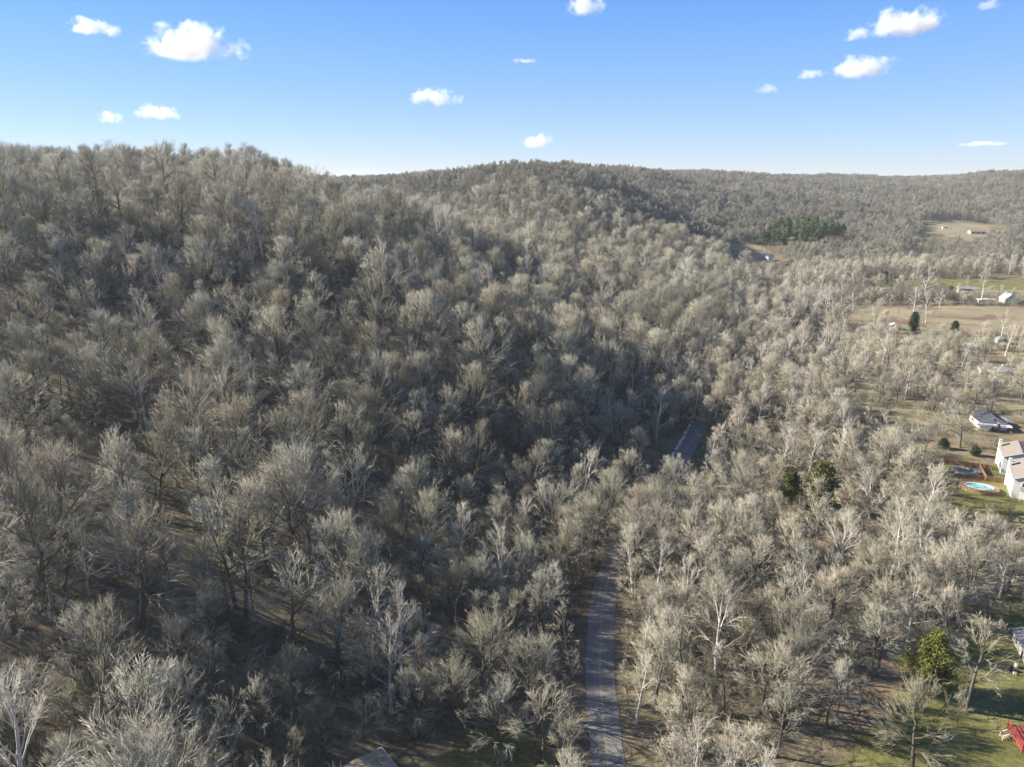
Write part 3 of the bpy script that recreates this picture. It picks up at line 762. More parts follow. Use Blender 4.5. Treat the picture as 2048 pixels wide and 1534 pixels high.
# farm buildings in the valley
house('farm_house', 'tan brick house of two storeys with grey roof behind the great white sycamore', 455, 707, R(6), 11, 17, 6.2, .28, M['cream'], M['roof_grey'],
      [('front', -3, 3.9, 1.1, 1.4), ('front', 0, 3.9, 1.1, 1.4), ('front', 3, 3.9, 1.1, 1.4), ('front', -3, 1, 1.1, 1.4), ('front', 3, 1, 1.1, 1.4), ('left', -5, 3.9, 1.1, 1.4), ('left', 0, 3.9, 1.1, 1.4), ('left', 5, 3.9, 1.1, 1.4), ('left', -5, 1, 1.1, 1.4), ('left', 5, 1, 1.1, 1.4)],
      ('front', 0, 1.0, 2.1, M['dark_metal']), (4.5, 3, .9, .9, 6, 9.4, M['brick'])).rotation_euler = (0, 0, R(68))
house('farm_house', 'white farm house with steep front gable and chimney at the right edge of the valley', 461, 656, R(-12), 9.5, 12, 4.6, .9, M['white'], M['roof_white'],
      [('front', 0, 5.2, 1.1, 1.3), ('front', -2.5, 1.3, 1.1, 1.4), ('front', 2.5, 1.3, 1.1, 1.4), ('left', -3, 1.3, 1.1, 1.4), ('left', 3, 1.3, 1.1, 1.4)], ('front', 0, 1.0, 2.1, M['dark_metal']), (-1.2, 2, .9, .9, 6, 10.2, M['concrete']))
house('long_shed', 'long low open shed with pale roof left of the white farm house', 441, 658, R(88), 7.5, 15, 3.0, .3, M['grey_wall'], M['roof_white'], [('left', -4, .3, 3.2, 2.2), ('left', 0, .3, 3.2, 2.2), ('left', 4, .3, 3.2, 2.2)], None, None, .6, None, 'shed')
house('long_shed', 'very low pale roofed shed by the hedge at the left of the farmyard', 402, 662, R(86), 5, 22, 2.3, .22, M['cream'], M['roof_white'], [('left', -6, .6, 1.1, 1.0), ('left', 0, .6, 1.1, 1.0), ('left', 6, .6, 1.1, 1.0)], None, None, .5, None, 'shed')
house('farm_shed', 'small white porch building in front of the tan brick house', 438, 684, R(80), 5, 7, 2.8, .25, M['white'], M['roof_white'], [('left', -1.6, .9, 1.1, 1.1), ('left', 1.6, .9, 1.1, 1.1)], None, None, .5, None, 'shed')
house('white_shed', 'small white shed leaning beside the dark pointed evergreen in the valley', 292.5, 534.5, R(-30), 6, 8, 3.4, .5, M['white'], M['roof_white'], [('front', 0, 1.2, .9, .9)], ('left', 1, 1.1, 2.0, M['grey_wall']), None, .3, None, 'shed')
house('grey_shed', 'small grey shed with gabled roof under the broad pale tree in the valley', 342, 485, R(-20), 6.5, 8, 3.2, .5, M['grey_wall'], M['roof_grey'], [('left', 0, 1.2, .9, .9)], ('front', 0, 1.3, 2.0, M['trim']), None, .4, None, 'shed')
house('low_house', 'low dark roofed house half hidden by bare trees left of the grey shed', 308, 468, R(70), 8, 13, 2.8, .4, M['grey_wall'], M['roof_grey'], [('left', 0, 1, 1.2, 1.2)], None, None)
house('low_house', 'white walled house with grey roof in trees beyond the dark roofed house', 284, 405, R(76), 9, 16, 3.0, .35, M['white'], M['roof_grey'], [('left', -4, 1, 1.2, 1.3), ('left', 4, 1, 1.2, 1.3)], None, (1, -5, .9, .9, 3, 5.6, M['white']))
# hill farmhouse group
house('hill_farm_house', 'white farm house with steep dark roof in front of the pine grove', 346, 972, R(24), 9, 13, 5.6, .85, M['white'], M['roof_dark'],
      [('front', -1.5, 5.4, 1.0, 1.6), ('front', .0, 5.4, 1.0, 1.6), ('front', -2.4, 1.0, 1.6, 1.6), ('front', .6, 1.0, 1.6, 1.6), ('right', -3, 1.2, 1.1, 1.5), ('right', 3, 1.2, 1.1, 1.5), ('front', 1.5, 5.4, 1, 1.6)], ('front', 3.0, 1.1, 2.1, M['dark_metal']))
house('hill_farm_wing', 'low farm building with dark roof joined left of the steep roofed house', 330.5, 972, R(84), 8.5, 15, 3.4, .35, M['cream'], M['roof_dark'], [('left', -5, .9, 1.6, 1.4), ('left', -1, .9, 1.6, 1.4), ('left', 4, .4, 3, 2.2)], None, None)
house('hill_cottage', 'small white cottage among bare trees right of the pine grove', 458, 1014, R(10), 8, 9, 4.0, .55, M['white'], M['grey_wall'], [('front', -1.8, 1.4, 1.1, 1.3), ('front', 1.8, 1.4, 1.1, 1.3)], ('front', 0, 1, 2.0, M['dark_metal']))
# far hillside barn and hut
house('red_barn', 'long barn with faded red roof on the far sunlit field', 829, 1291, R(82), 11, 26, 4.0, .4, M['white'], M['roof_red'], [('left', -8, .5, 3.5, 2.6), ('left', 0, .5, 3.5, 2.6), ('left', 8, .5, 3.5, 2.6)], None, None, .8, None, 'barn')
house('field_hut', 'small white hut with brown roof on the far sunlit field', 801, 1342, R(70), 6, 9, 3.4, .4, M['white'], M['roof_brown'], [('left', 1, .6, 2.0, 2.0)], None, None, .4, None, 'hut')

# parked cars in the farmyard
def car(label, x, y, rz, m, group):
    o = thing('parked_car', label, 'car', (x, y, gz1(x, y) + .02), rz, group)
    prof = [(-2.2, .35), (-2.25, .8), (-1.5, .92), (-.9, 1.42), (.75, 1.42), (1.4, .95), (2.15, .8), (2.2, .35)]
    MB().prism([(a, -.85, b) for a, b in prof], (0, 1.7, 0)).build('body', m, o, bevel=.06)
    MB().prism([(a, -.87, b) for a, b in [(-1.25, .97), (-.82, 1.36), (.68, 1.36), (1.15, .97)]], (0, 1.74, 0)).build('window', M['glass'], o)
    for sx in (-1.4, 1.35):
        for sy in (-.8, .8):
            w_ = MB().tube([(sx, sy - .1, .33), (sx, sy + .1, .33)], .33, None, 14).build('wheel', M['rubber'], o)
            MB().tube([(sx, sy - .115, .33), (sx, sy + .115, .33)], .18, None, 10).build('rim', M['silver'], w_)
    return o
car('light blue grey car parked in front of the dark shrubs by the tan house', 449, 696, R(6), M['silver'], None)
car('pale car parked at the left end of the farmyard row', 441.5, 696.5, R(16), M['white'], None)
car('dark blue car parked behind the small white porch building', 456, 694, R(-8), M['blue_paint'], None)
bs = thing('blue_sheet', 'blue plastic sheet over a heap among the valley trees', 'tarp', (182.6, 420.5, gz1(182, 420)))
bv = [((i - 4) * .7, (j - 3) * .6, max(.03, 1.7 * math.exp(-((i - 4) ** 2 + (j - 3) ** 2) / 8) + .12 * math.sin(i * 2.7 + j))) for j in range(7) for i in range(9)]
MB().add(bv + [(x, y, -.1) for x, y, z in bv], [(j * 9 + i, j * 9 + i + 1, (j + 1) * 9 + i + 1, (j + 1) * 9 + i) for j in range(6) for i in range(8)] + [(63 + j * 9 + i, 63 + (j + 1) * 9 + i, 63 + (j + 1) * 9 + i + 1, 63 + j * 9 + i + 1) for j in range(6) for i in range(8)]).build('sheet', M['blue_paint'], bs)

# pale rocks along the left edge of the upper road
rrng = np.random.default_rng(31)
rock_me = []
for i in range(5):
    bm = bmesh.new(); bmesh.ops.create_icosphere(bm, subdivisions=2, radius=.5)
    for vt in bm.verts:
        vt.co *= 1 + .22 * math.sin(vt.co.x * 7 + i) * math.cos(vt.co.y * 6 + i * 2) + rrng.uniform(-.06, .06); vt.co.z *= .72
    me = bpy.data.meshes.new('rock'); bm.to_mesh(me); bm.free(); me.materials.append(M['rock']); rock_me.append(me)
sel = ROADF[(ROADF[:, 1] > 258) & (ROADF[:, 1] < 316)]
T = np.gradient(sel, axis=0); T /= np.linalg.norm(T, axis=1)[:, None]
seg = np.r_[0, np.cumsum(np.linalg.norm(np.diff(sel, axis=0), axis=1))]
k = 0
for s in np.arange(0, seg[-1], 1.75):
    f = s / seg[-1]
    if rrng.uniform() < (.32 if f < .35 else (.08 if f < .75 else .4)): continue
    x = np.interp(s, seg, sel[:, 0]); y = np.interp(s, seg, sel[:, 1]); tx_ = np.interp(s, seg, T[:, 0]); ty_ = np.interp(s, seg, T[:, 1])
    off = 4.0 + rrng.uniform(-.2, .35); x -= ty_ * off; y += tx_ * off
    o = tag(link('rock', rock_me[k % 5], None, (x, y, gz1(x, y) + .16), rrng.uniform(0, 6.28)), f'pale limestone rock, {NTH[k]} from the near end of the row edging the upper road', 'rock', 'pale rocks edging the upper road')
    o.scale = (rrng.uniform(1.2, 2.0), rrng.uniform(1.0, 1.4), rrng.uniform(1.2, 1.8)); k += 1

# fallen branches on the lower left slope
def fallen(label, x, y, L, rz, r=.13, seed=0):
    rg = random.Random(seed); o = thing('fallen_branch', label, 'branch', (x, y, gz1(x, y)), rz)
    pts = [(L * t, .6 * math.sin(t * 2.6 + seed), gz1(x + L * t * math.cos(rz), y + L * t * math.sin(rz)) - o.location.z + .55 + .5 * math.sin(t * 3.1)) for t in [i / 7 for i in range(8)]]
    MB().tube(pts, r, r * .4, 7).build('stem', M['white_bark'], o, smooth=True)
    for i in range(3):
        p = Vector(pts[3 + i]); MB().tube([p, p + Vector((.8, rg.uniform(-1, 1), .5)), p + Vector((1.8, rg.uniform(-1.6, 1.6), .9))], r * .45, r * .15, 5).build('twig', M['white_twig'], o)
fallen('long pale fallen branch arched beside the white sycamore in the lower left', -57.5, 84.5, 7.5, R(8), .17, 1)
fallen('pale broken branch in the brush near the lower left bottom edge', -46.0, 86.0, 5.0, R(-20), .11, 2)
fallen('short pale log in the small clearing on the lower left slope', -52.5, 99.0, 3.6, R(25), .12, 3)
# ---------------------------------------------------------------- bare trees
def unit(v): return v / (np.linalg.norm(v, axis=-1, keepdims=True) + 1e-9)

def grow(rng, P, RD, k, t0, t1, L, ang, up, centre, outw, n, rs, curl, taper=.35, jit=.10):
    """k children on every parent polyline P (B, m, 3)"""
    B, m, _ = P.shape
    t = np.sort(rng.uniform(0, 1, (B, k)), 1) * (t1 - t0) + t0
    f = t * (m - 1); i = np.clip(f.astype(int), 0, m - 2); u = (f - i)[..., None]
    b = np.arange(B)[:, None]
    pos = P[b, i] * (1 - u) + P[b, i + 1] * u
    tan = unit(P[b, i + 1] - P[b, i])
    rad = RD[b, i] * (1 - u[..., 0]) + RD[b, i + 1] * u[..., 0]
    pr = rng.normal(0, 1, tan.shape); pr = unit(pr - tan * (pr * tan).sum(-1, keepdims=True))
    a = (ang * rng.uniform(.55, 1.35, t.shape))[..., None]
    d = unit(tan * np.cos(a) + pr * np.sin(a))
    d = d + np.array([0, 0, up]) + outw * unit(pos - centre)
    d = unit(d).reshape(-1, 3); pos = pos.reshape(-1, 3)
    ln = (L * rng.uniform(.6, 1.25, t.shape) * (1.2 - .45 * t)).reshape(-1)
    pts = [pos]; cur = d
    for j in range(n - 1):
        cur = unit(cur + np.array([0, 0, curl]) + rng.normal(0, jit, cur.shape))
        pts.append(pts[-1] + cur * (ln / (n - 1))[:, None])
    C = np.stack(pts, 1)
    r0 = np.minimum(rad.reshape(-1) * .8, (rad.reshape(-1) * rs))
    CR = r0[:, None] * np.linspace(1, taper, n)[None]
    return C, CR

def tubes(P, RD, sides, spike=False):
    B, n, _ = P.shape
    D = unit(np.gradient(P, axis=1)) if n > 2 else np.repeat(unit(P[:, 1:] - P[:, :1]), 2, 1)
    ref = np.where(np.abs(D[:, :1, 2:3]) > .9, np.array([1., 0, 0]), np.array([0., 0, 1.]))
    a = unit(np.cross(D, ref)); b = np.cross(D, a)
    th = np.arange(sides) * 2 * np.pi / sides
    m = n - 1 if spike else n
    ring = P[:, :m, None] + RD[:, :m, None, None] * (a[:, :m, None] * np.cos(th)[None, None, :, None] + b[:, :m, None] * np.sin(th)[None, None, :, None])
    V = ring.reshape(B, m * sides, 3)
    per = m * sides
    k = np.arange(sides); k2 = (k + 1) % sides
    q = []
    for j in range(m - 1):
        q.append(np.stack([j * sides + k, j * sides + k2, (j + 1) * sides + k2, (j + 1) * sides + k], -1))
    q = np.concatenate(q) if q else np.zeros((0, 4), int)
    if spike:
        V = np.concatenate([V, P[:, -1:]], 1); per += 1
        tr = np.stack([(m - 1) * sides + k, (m - 1) * sides + k2, np.full(sides, per - 1)], -1)
    else:
        tr = np.zeros((0, 3), int)
    off = (np.arange(B) * per)[:, None, None]
    return V.reshape(-1, 3), (q[None] + off).reshape(-1, 4), (tr[None] + off).reshape(-1, 3)

def join(parts):
    vs, qs, ts, o = [], [], [], 0
    for v, q, t in parts:
        vs.append(v); qs.append(q + o); ts.append(t + o); o += len(v)
    return np.concatenate(vs), np.concatenate(qs), np.concatenate(ts)

def bare_tree(seed, H, W, clear, n1, k2, k3, k4, r0, tw=.016, lean=0.0, low=62, high=14, dz=.62, top=.86):
    """trunk + limbs in one part list, branches and twigs in the other"""
    rng = np.random.default_rng(seed)
    tt = np.linspace(0, 1, 8)
    trunk = np.zeros((1, 8, 3)); trunk[0, :, 2] = tt * H * top
    wv = np.cumsum(rng.normal(0, .018 * H, (8, 2)), 0) * tt[:, None]
    trunk[0, :, :2] = wv; trunk[0, :, 0] += lean * tt ** 1.3 * H
    tr = (r0 * (1 - tt) ** .8 + .05)[None]; tr[0, 0] *= 1.25
    # limbs reach out to an egg shaped envelope
    t = clear + (.97 - clear) * np.linspace(0, 1, n1) ** 1.05 + rng.uniform(-.02, .02, n1)
    az = np.arange(n1) * 2.399 + rng.uniform(0, 6.28) + rng.normal(0, .3, n1)
    s = np.clip((t - clear) / (1 - clear), 0, 1)
    inc = np.radians(low + (high - low) * s ** .8 + rng.normal(0, 7, n1))
    f = np.clip(t, 0, 1) * 7; i = np.clip(f.astype(int), 0, 6); u = (f - i)[:, None]
    pos = trunk[0, i] * (1 - u) + trunk[0, i + 1] * u
    d = np.stack([np.sin(inc) * np.cos(az), np.sin(inc) * np.sin(az), np.cos(inc)], -1)
    C = np.array([lean * H * .7, 0, H * dz]); A = np.array([W / 2, W / 2, H * (1.02 - dz)])
    o = (pos - C) / A; dd = d / A
    a = (dd ** 2).sum(1); bq = (o * dd).sum(1); c = (o ** 2).sum(1) - 1
    disc = np.maximum(bq * bq - a * c, 0)
    ln = np.maximum((-bq + np.sqrt(disc)) / a, H * .10) * rng.uniform(.58, .74, n1)
    pts = [pos]; cur = d
    for j in range(6):
        cur = unit(cur + np.array([0, 0, .035]) + rng.normal(0, .085, cur.shape))
        pts.append(pts[-1] + cur * (ln / 6)[:, None])
    L1 = np.stack(pts, 1)
    lr = np.interp(t, tt, tr[0]) * .62 * np.clip(ln / (W * .45), .5, 1.1)
    R1 = lr[:, None] * np.linspace(1, .22, 7)[None]
    big = [tubes(trunk, tr, 7), tubes(L1, R1, 4)]
    cc = C - np.array([0, 0, H * .10])
    lb = W * .24
    L2, R2 = grow(rng, L1, R1, k2, .24, 1.0, lb * 1.1, .52, .05, cc, .55, 5, .62, .0, .35, .14)
    L3, R3 = grow(rng, L2, R2, k3, .15, 1.0, lb * .60, .52, .05, cc, .42, 4, .62, .0, .35, .17)
    L4, R4 = grow(rng, L3, R3, k4, .12, 1.0, lb * .36, .50, .05, cc, .26, 2, .6, 0)
    R2 = np.maximum(R2, tw * 1.5); R3 = np.maximum(R3, tw * 1.0); R4 = np.maximum(R4 * 0 + tw * rng.uniform(.7, 1.3, (len(R4), 1)), .01)
    big.append(tubes(L2[::2], R2[::2], 3))
    fine = [tubes(L2[1::2], R2[1::2], 3), tubes(L3, R3, 3, True), tubes(L4, R4, 3, True)]
    return big, fine

STOCK = {}          # kind -> list of (trunk mesh, crown mesh, one-piece mesh, height, width)
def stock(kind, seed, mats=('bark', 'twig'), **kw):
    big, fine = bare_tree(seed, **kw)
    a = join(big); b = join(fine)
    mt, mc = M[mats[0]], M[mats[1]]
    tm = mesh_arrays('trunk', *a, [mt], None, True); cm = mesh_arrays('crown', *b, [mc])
    v, q, t = join([a, b])
    mi = np.r_[np.zeros(len(a[1])), np.ones(len(b[1])), np.zeros(len(a[2])), np.ones(len(b[2]))]
    one = mesh_arrays('bare_tree', v, q, t, [mt, mc], mi)
    STOCK.setdefault(kind, []).append((tm, cm, one, kw['H'], kw['W']))

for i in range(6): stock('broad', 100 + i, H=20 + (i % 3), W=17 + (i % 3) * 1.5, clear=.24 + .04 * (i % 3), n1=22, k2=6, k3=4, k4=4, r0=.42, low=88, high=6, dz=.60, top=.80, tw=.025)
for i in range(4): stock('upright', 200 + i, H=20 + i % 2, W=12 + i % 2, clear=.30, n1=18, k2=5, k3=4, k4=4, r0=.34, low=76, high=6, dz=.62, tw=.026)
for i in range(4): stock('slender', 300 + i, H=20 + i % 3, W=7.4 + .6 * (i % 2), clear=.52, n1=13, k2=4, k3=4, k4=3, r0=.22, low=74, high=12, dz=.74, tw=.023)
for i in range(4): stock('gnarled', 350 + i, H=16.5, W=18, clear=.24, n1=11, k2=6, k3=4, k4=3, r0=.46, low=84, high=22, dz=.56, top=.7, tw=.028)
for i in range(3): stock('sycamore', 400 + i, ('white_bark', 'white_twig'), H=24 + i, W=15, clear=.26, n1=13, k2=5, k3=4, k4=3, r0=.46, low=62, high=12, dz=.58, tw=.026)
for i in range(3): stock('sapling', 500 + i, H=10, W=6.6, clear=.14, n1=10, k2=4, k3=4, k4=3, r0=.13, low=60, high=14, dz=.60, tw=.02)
# paler, straw coloured variants of the bare trees for the valley floor
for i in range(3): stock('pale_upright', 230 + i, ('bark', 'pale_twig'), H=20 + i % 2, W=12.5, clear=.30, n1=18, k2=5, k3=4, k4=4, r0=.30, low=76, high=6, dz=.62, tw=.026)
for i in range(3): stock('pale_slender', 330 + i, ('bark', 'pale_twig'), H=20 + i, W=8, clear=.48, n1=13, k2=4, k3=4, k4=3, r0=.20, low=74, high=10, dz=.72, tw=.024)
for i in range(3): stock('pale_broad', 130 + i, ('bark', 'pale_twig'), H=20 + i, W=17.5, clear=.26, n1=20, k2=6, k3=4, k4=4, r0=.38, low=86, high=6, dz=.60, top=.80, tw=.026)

def brush_clump(seed, Hh, W, stems, mname):
    rng = np.random.default_rng(seed)
    az = rng.uniform(0, 6.28, stems); rr = W * .36 * np.sqrt(rng.uniform(0, 1, stems))
    pos = np.stack([rr * np.cos(az), rr * np.sin(az), np.full(stems, -.2)], -1)
    inc = np.radians(rng.uniform(4, 40, stems)); a2 = az + rng.normal(0, .6, stems)
    d = np.stack([np.sin(inc) * np.cos(a2), np.sin(inc) * np.sin(a2), np.cos(inc)], -1)
    ln = Hh * rng.uniform(.5, 1.05, stems); pts = [pos]; cur = d
    for j in range(3):
        cur = unit(cur + rng.normal(0, .13, cur.shape)); pts.append(pts[-1] + cur * (ln / 3)[:, None])
    L1 = np.stack(pts, 1); R1 = np.full((stems, 1), .035) * np.linspace(1, .4, 4)[None]
    cc = np.array([0, 0, -1.0])
    L2, R2 = grow(rng, L1, R1, 7, .2, 1, Hh * .34, .6, .18, cc, .3, 3, .7, .05)
    L3, R3 = grow(rng, L2, R2, 5, .2, 1, Hh * .22, .6, .15, cc, .2, 2, .7, 0)
    v, q, t = join([tubes(L1, R1, 3), tubes(L2, np.maximum(R2, .017), 3, True), tubes(L3, R3 * 0 + .014, 3, True)])
    return mesh_arrays('brush_clump', v, q, t, [M[mname]])
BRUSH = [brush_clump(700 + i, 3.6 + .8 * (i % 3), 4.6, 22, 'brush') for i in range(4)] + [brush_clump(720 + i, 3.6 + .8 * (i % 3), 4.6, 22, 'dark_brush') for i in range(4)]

def far_grove(seed, n=4):
    """a few light-weight trees that stand together, for the distant woods"""
    rng = np.random.default_rng(seed); parts = []
    for k in range(n):
        Hh = rng.uniform(14, 20); W = rng.uniform(9, 14)
        big, fine = bare_tree(seed * 13 + k, Hh, W, rng.uniform(.25, .45), 9, 5, 4, 4, .3, tw=.055, low=55, high=14, dz=.56)
        v, q, t = join(list(big) + fine)
        a = k * 6.2832 / n + rng.uniform(-.4, .4); r = rng.uniform(4.0, 6.0)
        v = v + np.array([r * math.cos(a), r * math.sin(a), -.6]); parts.append((v, q, t))
    return mesh_arrays('far_grove', *join(parts), [M['far_twig']])
GROVES = [far_grove(800 + i) for i in range(6)]

# ---------------------------------------------------------------- evergreens
def sprays(rng, centres, size, per, flat=.5, up=.3):
    """small four-sided leaf sprays round the given points"""
    n = len(centres) * per
    c = np.repeat(centres, per, 0) + rng.normal(0, 1, (n, 3)) * size[0]
    d = unit(rng.normal(0, 1, (n, 3)) + np.array([0, 0, up])); s = unit(np.cross(d, rng.normal(0, 1, (n, 3))))
    nrm = np.cross(d, s)
    L = size[1] * rng.uniform(.6, 1.3, (n, 1)); Wd = L * flat
    V = np.stack([c, c + d * L * .5 + s * Wd * .5, c + d * L, c + d * L * .5 - s * Wd * .5 + nrm * Wd * .3], 1).reshape(-1, 3)
    o = (np.arange(n) * 4)[:, None]
    t = np.concatenate([o + np.array([0, 1, 2]), o + np.array([0, 2, 3])], 0)
    return V, np.zeros((0, 4), int), t

def pine(seed, Hh=21, W=8.5, clear=.48):
    rng = np.random.default_rng(seed)
    tt = np.linspace(0, 1, 6); P = np.zeros((1, 6, 3)); P[0, :, 2] = tt * Hh * .97; P[0, :, :2] = np.cumsum(rng.normal(0, .12, (6, 2)), 0)
    big = tubes(P, (.26 * (1 - tt) + .04)[None], 6)
    nb = 34; t = rng.uniform(clear, .98, nb); az = rng.uniform(0, 6.28, nb)
    s = (t - clear) / (1 - clear); ln = W * .5 * (1 - s ** 1.8 * .8) * rng.uniform(.6, 1.1, nb)
    inc = np.radians(82 - 45 * s)
    pos = np.stack([np.interp(t, tt, P[0, :, 0]), np.interp(t, tt, P[0, :, 1]), t * Hh * .97], -1)
    d = np.stack([np.sin(inc) * np.cos(az), np.sin(inc) * np.sin(az), np.cos(inc)], -1)
    B = np.stack([pos + d * (ln * f)[:, None] for f in (0, .5, 1)], 1)
    br = tubes(B, np.full((nb, 3), .05), 3)
    cs = np.concatenate([pos + d * (ln * f)[:, None] + rng.normal(0, .35, (nb, 3)) for f in (.45, .62, .8, .95, 1.05)])
    return mesh_arrays('trunk', *join([big, br]), [M['trunk_dark']], None, True), mesh_arrays('crown', *sprays(rng, cs, (.45, .95), 16, .45), [M['pine']]), Hh, W

def cedar(seed, Hh, W, mname, dens=46, lobes=9):
    rng = np.random.default_rng(seed)
    tt = np.linspace(0, 1, 5); P = np.zeros((1, 5, 3)); P[0, :, 2] = tt * Hh * .94
    big = tubes(P, (.28 * (1 - tt) + .03)[None], 6)
    nb = 170; t = rng.uniform(.06, 1, nb) ** .9; az = rng.uniform(0, 6.28, nb)
    prof = W * .5 * np.clip(1.12 - t, 0, 1) ** .75 * np.clip(t * 6, .35, 1) * (.72 + .28 * np.sin(az * 3 + t * 9 + seed)) * rng.uniform(.55, 1.12, nb)
    pos = np.stack([0 * t, 0 * t, t * Hh * .93], -1)
    d = np.stack([np.cos(az), np.sin(az), .35 + 0 * t], -1)
    B = np.stack([pos, pos + d * (prof * .9)[:, None]], 1)
    br = tubes(B, np.full((nb, 2), .035), 3, True)
    cs = np.concatenate([pos + d * (prof * f)[:, None] + rng.normal(0, .3, (nb, 3)) for f in (.5, .72, .9, 1.02)])
    return mesh_arrays('trunk', *join([big, br]), [M['bark']], None, True), mesh_arrays('crown', *sprays(rng, cs, (.40, .5), dens // 4 + 4, .38, .5), [M[mname]]), Hh, W
# ---------------------------------------------------------------- where trees stand
def place_tree(kind, v, x, y, h, label, group=None, name='bare_tree', rz=None, cat='tree', tilt=(0, 0)):
    tm, cm, _, H0, W0 = STOCK[kind][v % len(STOCK[kind])]
    o = thing(name, label, cat, (x, y, gz1(x, y) - .25), 0, group)
    o.rotation_euler = (tilt[0], tilt[1], prng.uniform(0, 6.28) if rz is None else rz)
    s = h / H0; o.scale = (s, s, s)
    link('trunk', tm, o); link('crown', cm, o)
    return o
prng = random.Random(5)

# houses and yards keep trees off their ground: (x, y, radius)
KEEP_OFF = [(-26,108,10),(186,243,13),(198,264,13),(221,311,15),(172,241,9),(177,257,8),(105,116,10),(124,141,10),(142,239,4),
            (294,536,8),(342,484,7),(455,660,16),(440,664,16),(452,706,16),(327,968,14),(346,972,14),(458,1014,10),(829,1289,24),(801,1342,12),(284,404,12),(182,419,4),(106,220,9),(100,214,6)]

